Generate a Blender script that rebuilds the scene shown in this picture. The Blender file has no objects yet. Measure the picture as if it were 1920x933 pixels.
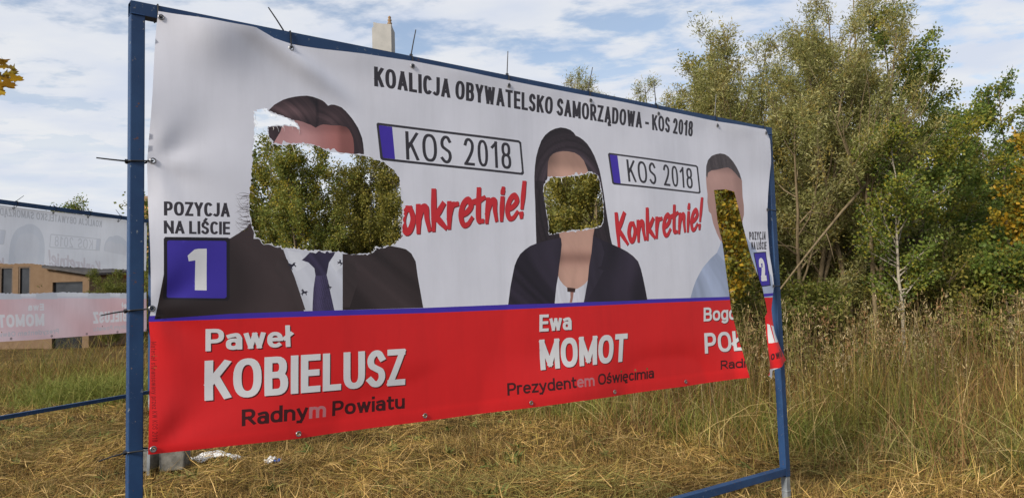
import bpy, math, random
import numpy as np
from mathutils import Matrix, Vector
from mathutils.geometry import delaunay_2d_cdt

random.seed(7)
RNG = np.random.default_rng(11)
scene = bpy.context.scene
COL = scene.collection

# ---------------------------------------------------------------- camera
cam_data = bpy.data.cameras.new('camera')
cam_data.sensor_width = 36.0
cam_data.lens = 36.0 * 1400 / 1920
cam_data.clip_start = 0.05
cam_data.clip_end = 2000
cam = bpy.data.objects.new('camera', cam_data)
COL.objects.link(cam)
pitch, roll = 0.069076, -0.029651
_R = Vector((1, 0, 0)); _U = Vector((0, -math.sin(pitch), math.cos(pitch))); _F = Vector((0, math.cos(pitch), math.sin(pitch)))
_r = math.cos(roll) * _R + math.sin(roll) * _U
_u = -math.sin(roll) * _R + math.cos(roll) * _U
cam.matrix_world = Matrix(((_r.x, _u.x, -_F.x, 0), (_r.y, _u.y, -_F.y, 0), (_r.z, _u.z, -_F.z, 1.75), (0, 0, 0, 1)))
scene.camera = cam

# ---------------------------------------------------------------- sky, sun, exposure
SUN_TO = Vector((-0.615, -0.705, 0.54)).normalized()       # towards the sun: low autumn sun over the photographer's left shoulder, grazing the banner
sun_data = bpy.data.lights.new('sun', 'SUN')
sun_data.energy = 4.4
sun_data.angle = math.radians(12.0)
sun_data.color = (1.0, 0.92, 0.81)
sun = bpy.data.objects.new('sun', sun_data)
sun.rotation_euler = SUN_TO.to_track_quat('Z', 'Y').to_euler()
COL.objects.link(sun)

world = bpy.data.worlds.new('World')
scene.world = world
world.use_nodes = True
nt = world.node_tree
nt.nodes.clear()


def node(t, kind, **kw):
    n = t.nodes.new(kind)
    for k, v in kw.items():
        if k.startswith('i_'):
            key = k[2:]
            n.inputs[int(key) if key.isdigit() else key].default_value = v
        else:
            setattr(n, k, v)
    return n


def build_sky(t):
    L = t.links.new
    out = node(t, 'ShaderNodeOutputWorld')
    sky = node(t, 'ShaderNodeTexSky', sky_type='NISHITA', sun_disc=False)
    sky.sun_elevation = math.asin(SUN_TO.z)
    sky.sun_rotation = math.atan2(SUN_TO.x, SUN_TO.y)
    sky.air_density = 1.0; sky.dust_density = 1.0; sky.ozone_density = 1.0
    bg_sky = node(t, 'ShaderNodeBackground'); bg_sky.inputs['Strength'].default_value = 0.13
    L(sky.outputs[0], bg_sky.inputs['Color'])
    tc = node(t, 'ShaderNodeTexCoord')
    sep = node(t, 'ShaderNodeSeparateXYZ'); L(tc.outputs['Generated'], sep.inputs[0])
    zc = node(t, 'ShaderNodeMath', operation='MAXIMUM', i_1=0.03); L(sep.outputs['Z'], zc.inputs[0])
    zo = node(t, 'ShaderNodeMath', operation='ADD', i_1=0.06); L(zc.outputs[0], zo.inputs[0])
    dx = node(t, 'ShaderNodeMath', operation='DIVIDE'); L(sep.outputs['X'], dx.inputs[0]); L(zo.outputs[0], dx.inputs[1])
    dy = node(t, 'ShaderNodeMath', operation='DIVIDE'); L(sep.outputs['Y'], dy.inputs[0]); L(zo.outputs[0], dy.inputs[1])
    cmb = node(t, 'ShaderNodeCombineXYZ'); L(dx.outputs[0], cmb.inputs[0]); L(dy.outputs[0], cmb.inputs[1])
    mp = node(t, 'ShaderNodeMapping'); mp.inputs['Rotation'].default_value = (0, 0, math.radians(28)); mp.inputs['Scale'].default_value = (1.0, 1.3, 1)
    L(cmb.outputs[0], mp.inputs[0])
    big = node(t, 'ShaderNodeTexNoise'); big.inputs['Scale'].default_value = 0.9; big.inputs['Detail'].default_value = 2.0
    L(cmb.outputs[0], big.inputs['Vector'])
    nz = node(t, 'ShaderNodeTexNoise'); nz.inputs['Scale'].default_value = 3.3; nz.inputs['Detail'].default_value = 9.0; nz.inputs['Roughness'].default_value = 0.60; nz.inputs['Distortion'].default_value = 0.15
    L(mp.outputs[0], nz.inputs['Vector'])
    sc_ = node(t, 'ShaderNodeMath', operation='MULTIPLY', i_1=0.55); L(big.outputs[0], sc_.inputs[0])
    ad = node(t, 'ShaderNodeMath', operation='ADD'); L(nz.outputs[0], ad.inputs[0]); L(sc_.outputs[0], ad.inputs[1])
    rmp = node(t, 'ShaderNodeMapRange', interpolation_type='SMOOTHSTEP')
    rmp.inputs['From Min'].default_value = 0.62; rmp.inputs['From Max'].default_value = 0.82
    rmp.inputs['To Min'].default_value = 0.22; rmp.inputs['To Max'].default_value = 0.96
    L(ad.outputs[0], rmp.inputs['Value'])
    # thin white haze of far cloud towards the horizon
    hz = node(t, 'ShaderNodeMapRange', interpolation_type='SMOOTHSTEP')
    hz.inputs['From Min'].default_value = 0.42; hz.inputs['From Max'].default_value = 0.10
    hz.inputs['To Min'].default_value = 0.0; hz.inputs['To Max'].default_value = 0.95
    L(sep.outputs['Z'], hz.inputs['Value'])
    mx = node(t, 'ShaderNodeMath', operation='MAXIMUM'); L(rmp.outputs[0], mx.inputs[0]); L(hz.outputs[0], mx.inputs[1])
    shade = node(t, 'ShaderNodeTexNoise'); shade.inputs['Scale'].default_value = 2.3; shade.inputs['Detail'].default_value = 5.0
    L(mp.outputs[0], shade.inputs['Vector'])
    cr = node(t, 'ShaderNodeMix', data_type='RGBA')
    cr.inputs[6].default_value = (0.66, 0.71, 0.82, 1); cr.inputs[7].default_value = (0.80, 0.815, 0.845, 1)
    sm = node(t, 'ShaderNodeMapRange'); sm.inputs['From Min'].default_value = 0.35; sm.inputs['From Max'].default_value = 0.65
    L(shade.outputs[0], sm.inputs['Value']); L(sm.outputs[0], cr.inputs[0])
    bg_cl = node(t, 'ShaderNodeBackground'); bg_cl.inputs['Strength'].default_value = 0.84
    L(cr.outputs[2], bg_cl.inputs['Color'])
    mix = node(t, 'ShaderNodeMixShader')
    L(mx.outputs[0], mix.inputs[0]); L(bg_sky.outputs[0], mix.inputs[1]); L(bg_cl.outputs[0], mix.inputs[2])
    L(mix.outputs[0], out.inputs[0])


build_sky(nt)
vs = scene.view_settings
vs.view_transform = 'Standard'
vs.look = 'None'
vs.exposure = 0.3
vs.gamma = 1.0
vs.use_curve_mapping = False
scene.cycles.max_bounces = 8
scene.cycles.transparent_max_bounces = 8


# ---------------------------------------------------------------- helpers
def tag(o, label=None, cat=None, group=None, kind=None):
    if label: o['label'] = label
    if cat: o['category'] = cat
    if group: o['group'] = group
    if kind: o['kind'] = kind
    return o


def empty(name, loc=(0, 0, 0)):
    o = bpy.data.objects.new(name, None)
    o.empty_display_size = 0.2
    o.location = loc
    COL.objects.link(o)
    return o


def new_mesh(name, co, faces, col=None, smooth=False):
    """co (N,3); faces: one array (M,k) or a list of arrays / lists; col (N,3) colours kept as point attribute."""
    me = bpy.data.meshes.new(name)
    co = np.asarray(co, dtype=np.float32)
    if isinstance(faces, np.ndarray):
        idx = faces.astype(np.int32).ravel()
        cnt = np.full(len(faces), faces.shape[1], dtype=np.int32)
    else:
        idx = np.array([i for f in faces for i in f], dtype=np.int32)
        cnt = np.array([len(f) for f in faces], dtype=np.int32)
    me.vertices.add(len(co)); me.vertices.foreach_set('co', co.ravel())
    me.loops.add(len(idx)); me.loops.foreach_set('vertex_index', idx)
    me.polygons.add(len(cnt))
    st = np.zeros(len(cnt), dtype=np.int32); st[1:] = np.cumsum(cnt)[:-1]
    me.polygons.foreach_set('loop_start', st)
    me.polygons.foreach_set('use_smooth', np.full(len(cnt), bool(smooth)))
    if col is not None:
        at = me.attributes.new('Col', 'FLOAT_COLOR', 'POINT')
        c4 = np.ones((len(co), 4), dtype=np.float32); c4[:, :3] = col
        at.data.foreach_set('color', c4.ravel())
    me.update(calc_edges=True)
    return me


def obj(name, me, mat=None, parent=None):
    o = bpy.data.objects.new(name, me)
    if mat: me.materials.append(mat)
    COL.objects.link(o)
    if parent:
        o.parent = parent
        o.matrix_parent_inverse = Matrix.Translation(-Vector(parent.location))
    return o


class MB:
    """collects simple solids into one mesh, in world coordinates"""
    def __init__(self):
        self.v = []; self.f = []

    def add(self, verts, faces):
        b = len(self.v)
        self.v += [tuple(p) for p in verts]
        self.f += [tuple(b + i for i in q) for q in faces]
        return self

    def prism(self, o, ax, ay, az):
        """box from corner o with three edge vectors"""
        o, ax, ay, az = Vector(o), Vector(ax), Vector(ay), Vector(az)
        if ax.cross(ay).dot(az) < 0: ax, ay = ay, ax
        P = [o, o + ax, o + ax + ay, o + ay]
        P += [p + az for p in P]
        return self.add(P, [(3, 2, 1, 0), (4, 5, 6, 7), (0, 1, 5, 4), (1, 2, 6, 5), (2, 3, 7, 6), (3, 0, 4, 7)])

    def box(self, x0, x1, y0, y1, z0, z1):
        return self.prism((x0, y0, z0), (x1 - x0, 0, 0), (0, y1 - y0, 0), (0, 0, z1 - z0))

    def tube(self, pts, rad, sides=6, flat=None, caps=True):
        pts = [Vector(p) for p in pts]
        rad = rad if isinstance(rad, (list, tuple)) else [rad] * len(pts)
        b = len(self.v); n = len(pts)
        up = None
        for i, p in enumerate(pts):
            t = (pts[min(i + 1, n - 1)] - pts[max(i - 1, 0)]).normalized()
            if up is None:
                up = Vector((0, 0, 1)) if abs(t.z) < 0.9 else Vector((1, 0, 0))
            a = t.cross(up)
            if a.length < 1e-5: a = t.orthogonal()
            a.normalize(); c = a.cross(t).normalized(); up = c
            for k in range(sides):
                an = 2 * math.pi * k / sides
                s = math.sin(an) * (flat if flat else 1)
                self.v.append(tuple(p + rad[i] * (math.cos(an) * a + s * c)))
        for i in range(n - 1):
            for k in range(sides):
                k2 = (k + 1) % sides
                self.f.append((b + i * sides + k, b + i * sides + k2, b + (i + 1) * sides + k2, b + (i + 1) * sides + k))
        if caps:
            self.f.append(tuple(b + k for k in range(sides))[::-1])
            self.f.append(tuple(b + (n - 1) * sides + k for k in range(sides)))
        return self

    def mesh(self, name, smooth=False):
        return new_mesh(name, np.array(self.v), self.f, smooth=smooth)

    def build(self, name, mat, parent=None, smooth=False):
        return obj(name, self.mesh(name, smooth), mat, parent)


def bevel(o, w, seg=2):
    m = o.modifiers.new('bevel', 'BEVEL'); m.width = w; m.segments = seg; m.limit_method = 'ANGLE'
    return o


# ---------------------------------------------------------------- materials
def new_mat(name):
    m = bpy.data.materials.new(name)
    m.use_nodes = True
    t = m.node_tree
    t.nodes.clear()
    return m, t, node(t, 'ShaderNodeOutputMaterial')


def mat_plain(name, c1, c2, scale=6.0, rough=0.7, spec=0.3, metal=0.0, bump=0.0, detail=5.0, stretch=None, lo=0.35, hi=0.65):
    m, t, out = new_mat(name)
    L = t.links.new
    p = node(t, 'ShaderNodeBsdfPrincipled')
    p.inputs['Roughness'].default_value = rough; p.inputs['Specular IOR Level'].default_value = spec; p.inputs['Metallic'].default_value = metal
    tc = node(t, 'ShaderNodeTexCoord')
    vec = tc.outputs['Object']
    if stretch:
        mp = node(t, 'ShaderNodeMapping'); mp.inputs['Scale'].default_value = stretch
        L(vec, mp.inputs[0]); vec = mp.outputs[0]
    nz = node(t, 'ShaderNodeTexNoise'); nz.inputs['Scale'].default_value = scale; nz.inputs['Detail'].default_value = detail; nz.inputs['Roughness'].default_value = 0.6
    L(vec, nz.inputs['Vector'])
    mr = node(t, 'ShaderNodeMapRange'); mr.inputs['From Min'].default_value = lo; mr.inputs['From Max'].default_value = hi
    L(nz.outputs[0], mr.inputs['Value'])
    mx = node(t, 'ShaderNodeMix', data_type='RGBA')
    mx.inputs[6].default_value = (*c1, 1); mx.inputs[7].default_value = (*c2, 1)
    L(mr.outputs[0], mx.inputs[0]); L(mx.outputs[2], p.inputs['Base Color'])
    if bump:
        b = node(t, 'ShaderNodeBump'); b.inputs['Strength'].default_value = bump; b.inputs['Distance'].default_value = 0.02
        L(nz.outputs[0], b.inputs['Height']); L(b.outputs[0], p.inputs['Normal'])
    L(p.outputs[0], out.inputs[0])
    return m


def mat_leafy(name, transl=0.3, rough=0.6, spec=0.25):
    """leaf / straw / print colour carried by the mesh; part of the light passes through"""
    m, t, out = new_mat(name)
    L = t.links.new
    at = node(t, 'ShaderNodeAttribute', attribute_name='Col')
    p = node(t, 'ShaderNodeBsdfPrincipled'); p.inputs['Roughness'].default_value = rough; p.inputs['Specular IOR Level'].default_value = spec
    tr = node(t, 'ShaderNodeBsdfTranslucent')
    mx = node(t, 'ShaderNodeMixShader'); mx.inputs[0].default_value = transl
    L(at.outputs['Color'], p.inputs['Base Color']); L(at.outputs['Color'], tr.inputs['Color'])
    L(p.outputs[0], mx.inputs[1]); L(tr.outputs[0], mx.inputs[2]); L(mx.outputs[0], out.inputs[0])
    return m


def mat_vinyl(name, transl=0.16):
    """printed PVC banner: print colour from the mesh, faint dirt, fine weave, some light passes through"""
    m, t, out = new_mat(name)
    L = t.links.new
    at = node(t, 'ShaderNodeAttribute', attribute_name='Col')
    tc = node(t, 'ShaderNodeTexCoord')
    nz = node(t, 'ShaderNodeTexNoise'); nz.inputs['Scale'].default_value = 2.2; nz.inputs['Detail'].default_value = 8.0; nz.inputs['Roughness'].default_value = 0.65
    L(tc.outputs['Object'], nz.inputs['Vector'])
    mr = node(t, 'ShaderNodeMapRange'); mr.inputs['From Min'].default_value = 0.3; mr.inputs['From Max'].default_value = 0.7
    mr.inputs['To Min'].default_value = 0.94; mr.inputs['To Max'].default_value = 1.03
    L(nz.outputs[0], mr.inputs['Value'])
    mul = node(t, 'ShaderNodeMix', data_type='RGBA', blend_type='MULTIPLY'); mul.inputs[0].default_value = 1.0
    # rain-washed dirt runs
    mpd = node(t, 'ShaderNodeMapping'); mpd.inputs['Scale'].default_value = (1.0, 1.0, 0.10); L(tc.outputs['Object'], mpd.inputs[0])
    nd = node(t, 'ShaderNodeTexNoise'); nd.inputs['Scale'].default_value = 9.0; nd.inputs['Detail'].default_value = 6.0; nd.inputs['Roughness'].default_value = 0.7
    L(mpd.outputs[0], nd.inputs['Vector'])
    rd = node(t, 'ShaderNodeMapRange'); rd.inputs['From Min'].default_value = 0.45; rd.inputs['From Max'].default_value = 0.72; rd.inputs['To Min'].default_value = 1.0; rd.inputs['To Max'].default_value = 0.93
    L(nd.outputs[0], rd.inputs['Value'])
    mm = node(t, 'ShaderNodeMath', operation='MULTIPLY'); L(mr.outputs[0], mm.inputs[0]); L(rd.outputs[0], mm.inputs[1])
    L(at.outputs['Color'], mul.inputs[6]); L(mm.outputs[0], mul.inputs[7])
    p = node(t, 'ShaderNodeBsdfPrincipled'); p.inputs['Roughness'].default_value = 0.48; p.inputs['Specular IOR Level'].default_value = 0.35
    fine = node(t, 'ShaderNodeTexNoise'); fine.inputs['Scale'].default_value = 14.0; fine.inputs['Detail'].default_value = 3.0
    L(tc.outputs['Object'], fine.inputs['Vector'])
    b = node(t, 'ShaderNodeBump'); b.inputs['Strength'].default_value = 0.05; b.inputs['Distance'].default_value = 0.01
    L(fine.outputs[0], b.inputs['Height']); L(b.outputs[0], p.inputs['Normal'])
    tr = node(t, 'ShaderNodeBsdfTranslucent')
    mx = node(t, 'ShaderNodeMixShader'); mx.inputs[0].default_value = transl
    L(mul.outputs[2], p.inputs['Base Color']); L(mul.outputs[2], tr.inputs['Color'])
    L(p.outputs[0], mx.inputs[1]); L(tr.outputs[0], mx.inputs[2]); L(mx.outputs[0], out.inputs[0])
    return m


def mat_paint(name):
    """worn blue paint on steel tube, chipped along scratches"""
    m, t, out = new_mat(name)
    L = t.links.new
    tc = node(t, 'ShaderNodeTexCoord')
    n1 = node(t, 'ShaderNodeTexNoise'); n1.inputs['Scale'].default_value = 5.0; n1.inputs['Detail'].default_value = 6.0
    L(tc.outputs['Object'], n1.inputs['Vector'])
    c1 = node(t, 'ShaderNodeMix', data_type='RGBA'); c1.inputs[6].default_value = (0.011, 0.036, 0.100, 1); c1.inputs[7].default_value = (0.017, 0.052, 0.130, 1)
    mr = node(t, 'ShaderNodeMapRange'); mr.inputs['From Min'].default_value = 0.35; mr.inputs['From Max'].default_value = 0.65
    L(n1.outputs[0], mr.inputs['Value']); L(mr.outputs[0], c1.inputs[0])
    n2 = node(t, 'ShaderNodeTexNoise'); n2.inputs['Scale'].default_value = 42.0; n2.inputs['Detail'].default_value = 5.0; n2.inputs['Roughness'].default_value = 0.7
    L(tc.outputs['Object'], n2.inputs['Vector'])
    ch = node(t, 'ShaderNodeMapRange'); ch.inputs['From Min'].default_value = 0.635; ch.inputs['From Max'].default_value = 0.67
    L(n2.outputs[0], ch.inputs['Value'])
    c2 = node(t, 'ShaderNodeMix', data_type='RGBA')
    n3 = node(t, 'ShaderNodeTexNoise'); n3.inputs['Scale'].default_value = 2.2; n3.inputs['Detail'].default_value = 3.0
    L(tc.outputs['Object'], n3.inputs['Vector'])
    r3 = node(t, 'ShaderNodeMapRange'); r3.inputs['From Min'].default_value = 0.48; r3.inputs['From Max'].default_value = 0.54
    L(n3.outputs[0], r3.inputs['Value'])
    chip = node(t, 'ShaderNodeMix', data_type='RGBA'); chip.inputs[6].default_value = (0.22, 0.24, 0.25, 1); chip.inputs[7].default_value = (0.13, 0.055, 0.025, 1)
    L(r3.outputs[0], chip.inputs[0]); L(chip.outputs[2], c2.inputs[7])
    L(ch.outputs[0], c2.inputs[0]); L(c1.outputs[2], c2.inputs[6])
    p = node(t, 'ShaderNodeBsdfPrincipled'); p.inputs['Roughness'].default_value = 0.5; p.inputs['Specular IOR Level'].default_value = 0.3
    L(c2.outputs[2], p.inputs['Base Color'])
    b = node(t, 'ShaderNodeBump'); b.inputs['Strength'].default_value = 0.15; b.inputs['Distance'].default_value = 0.004
    L(n2.outputs[0], b.inputs['Height']); L(b.outputs[0], p.inputs['Normal'])
    L(p.outputs[0], out.inputs[0])
    return m


def mat_ground(name):
    m, t, out = new_mat(name)
    L = t.links.new
    tc = node(t, 'ShaderNodeTexCoord')
    a = node(t, 'ShaderNodeTexNoise'); a.inputs['Scale'].default_value = 0.7; a.inputs['Detail'].default_value = 6.0
    b = node(t, 'ShaderNodeTexNoise'); b.inputs['Scale'].default_value = 22.0; b.inputs['Detail'].default_value = 6.0; b.inputs['Roughness'].default_value = 0.7
    for n in (a, b): L(tc.outputs['Object'], n.inputs['Vector'])
    m1 = node(t, 'ShaderNodeMix', data_type='RGBA'); m1.inputs[6].default_value = (0.050, 0.031, 0.011, 1); m1.inputs[7].default_value = (0.13, 0.088, 0.030, 1)
    r1 = node(t, 'ShaderNodeMapRange'); r1.inputs['From Min'].default_value = 0.35; r1.inputs['From Max'].default_value = 0.65
    L(a.outputs[0], r1.inputs['Value']); L(r1.outputs[0], m1.inputs[0])
    m2 = node(t, 'ShaderNodeMix', data_type='RGBA', blend_type='MULTIPLY'); m2.inputs[0].default_value = 0.8
    r2 = node(t, 'ShaderNodeMapRange'); r2.inputs['From Min'].default_value = 0.3; r2.inputs['From Max'].default_value = 0.7; r2.inputs['To Min'].default_value = 0.35; r2.inputs['To Max'].default_value = 1.2
    L(b.outputs[0], r2.inputs['Value']); L(m1.outputs[2], m2.inputs[6]); L(r2.outputs[0], m2.inputs[7])
    p = node(t, 'ShaderNodeBsdfPrincipled'); p.inputs['Roughness'].default_value = 0.95; p.inputs['Specular IOR Level'].default_value = 0.1
    L(m2.outputs[2], p.inputs['Base Color'])
    bp = node(t, 'ShaderNodeBump'); bp.inputs['Strength'].default_value = 0.6; bp.inputs['Distance'].default_value = 0.05
    L(b.outputs[0], bp.inputs['Height']); L(bp.outputs[0], p.inputs['Normal'])
    L(p.outputs[0], out.inputs[0])
    return m


M = {
    'paint': mat_paint('blue_paint'),
    'galv': mat_plain('grey_steel', (0.16, 0.18, 0.20), (0.27, 0.29, 0.30), 9, 0.5, 0.4, 0.3, 0.1),
    'dark': mat_plain('tube_inside', (0.012, 0.013, 0.016), (0.025, 0.025, 0.03), 9, 0.9, 0.1),
    'vinyl': mat_vinyl('printed_vinyl'),
    'vinyl_back': mat_vinyl('faded_vinyl', 0.42),
    'eyelet': mat_plain('eyelet_metal', (0.15, 0.15, 0.155), (0.27, 0.27, 0.28), 40, 0.35, 0.5, 0.7),
    'tie': mat_plain('black_nylon', (0.010, 0.010, 0.011), (0.018, 0.018, 0.02), 20, 0.45, 0.4),
    'leaf': mat_leafy('leaves', 0.48, 0.55, 0.3),
    'straw': mat_leafy('straw', 0.22, 0.65, 0.2),
    'bark': mat_plain('bark', (0.075, 0.058, 0.040), (0.16, 0.125, 0.085), 14, 0.9, 0.15, 0, 0.5, stretch=(1, 1, 0.25)),
    'bark_pale': mat_plain('willow_bark', (0.095, 0.070, 0.040), (0.19, 0.145, 0.085), 14, 0.85, 0.2, 0, 0.4, stretch=(1, 1, 0.25)),
    'bark_birch': mat_plain('birch_bark', (0.04, 0.032, 0.028), (0.30, 0.265, 0.205), 11, 0.7, 0.25, 0, 0.2, stretch=(0.6, 0.6, 2.2), lo=0.38, hi=0.46),
    'ground': mat_ground('soil_and_straw'),
    'stucco': mat_plain('ochre_render', (0.15, 0.098, 0.060), (0.175, 0.118, 0.075), 3, 0.9, 0.15, 0, 0.1),
    'stucco2': mat_plain('orange_render', (0.52, 0.27, 0.115), (0.58, 0.315, 0.145), 3, 0.9, 0.15, 0, 0.1),
    'white_render': mat_plain('pale_render', (0.30, 0.295, 0.28), (0.36, 0.35, 0.33), 2, 0.85, 0.2, 0, 0.1),
    'roof': mat_plain('dark_roofing', (0.035, 0.035, 0.038), (0.065, 0.06, 0.06), 5, 0.7, 0.3),
    'glass': mat_plain('window_glass', (0.012, 0.014, 0.018), (0.03, 0.034, 0.04), 1.5, 0.08, 0.6),
    'frame_w': mat_plain('window_frame', (0.09, 0.06, 0.04), (0.12, 0.085, 0.06), 8, 0.6, 0.3),
    'zinc': mat_plain('downpipe_zinc', (0.10, 0.075, 0.055), (0.15, 0.11, 0.08), 8, 0.5, 0.4),
    'finial': mat_plain('brown_clay', (0.17, 0.105, 0.05), (0.27, 0.17, 0.09), 12, 0.7, 0.3),
    'concrete': mat_plain('old_concrete', (0.11, 0.105, 0.09), (0.21, 0.20, 0.175), 12, 0.95, 0.15, 0, 0.6),
    'paper': mat_plain('torn_white_vinyl', (0.68, 0.69, 0.70), (0.80, 0.80, 0.80), 6, 0.55, 0.3),
    'blue_film': mat_plain('blue_wrapper', (0.02, 0.07, 0.30), (0.05, 0.14, 0.45), 20, 0.3, 0.5),
    'clear_film': mat_plain('milky_plastic', (0.50, 0.52, 0.54), (0.68, 0.70, 0.72), 14, 0.25, 0.5),
    'red_tile': mat_plain('red_roof_tile', (0.22, 0.07, 0.045), (0.30, 0.10, 0.06), 8, 0.8, 0.2),
}


def gh(x, y):
    """height of the rough meadow"""
    x = np.asarray(x, float); y = np.asarray(y, float)
    near = np.clip((y - 4.0) / 3.0, 0, 1)
    h = 0.030 * np.sin(1.9 * x + 0.7 * y) + 0.026 * np.sin(2.7 * y - 1.3 * x + 1.0) + 0.018 * np.sin(4.3 * x + 3.1 * y + 2.0) + 0.012 * np.sin(7.7 * x - 5.9 * y)
    return h * near - 0.05


# ---------------------------------------------------------------- ground
def make_ground():
    def axis(lo, hi, flo, fhi, step):
        c = np.arange(flo, fhi + 1e-6, step)
        a = flo - np.geomspace(0.5, flo - lo, 16)[::-1]
        b = fhi + np.geomspace(0.5, hi - fhi, 16)
        return np.concatenate([a, c, b])
    xs = axis(-600, 600, -14, 14, 0.14); ys = axis(-300, 900, 4, 22, 0.14)
    X, Y = np.meshgrid(xs, ys)
    Z = gh(X, Y)
    co = np.stack([X.ravel(), Y.ravel(), Z.ravel()], 1)
    nx = len(xs); i, j = np.meshgrid(np.arange(nx - 1), np.arange(len(ys) - 1))
    k = (j * nx + i).ravel()
    f = np.stack([k, k + 1, k + nx + 1, k + nx], 1)
    o = obj('ground', new_mesh('ground', co, f, smooth=True), M['ground'])
    tag(o, 'mown meadow floor covered in dry straw', 'ground', kind='structure')


make_ground()


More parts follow.
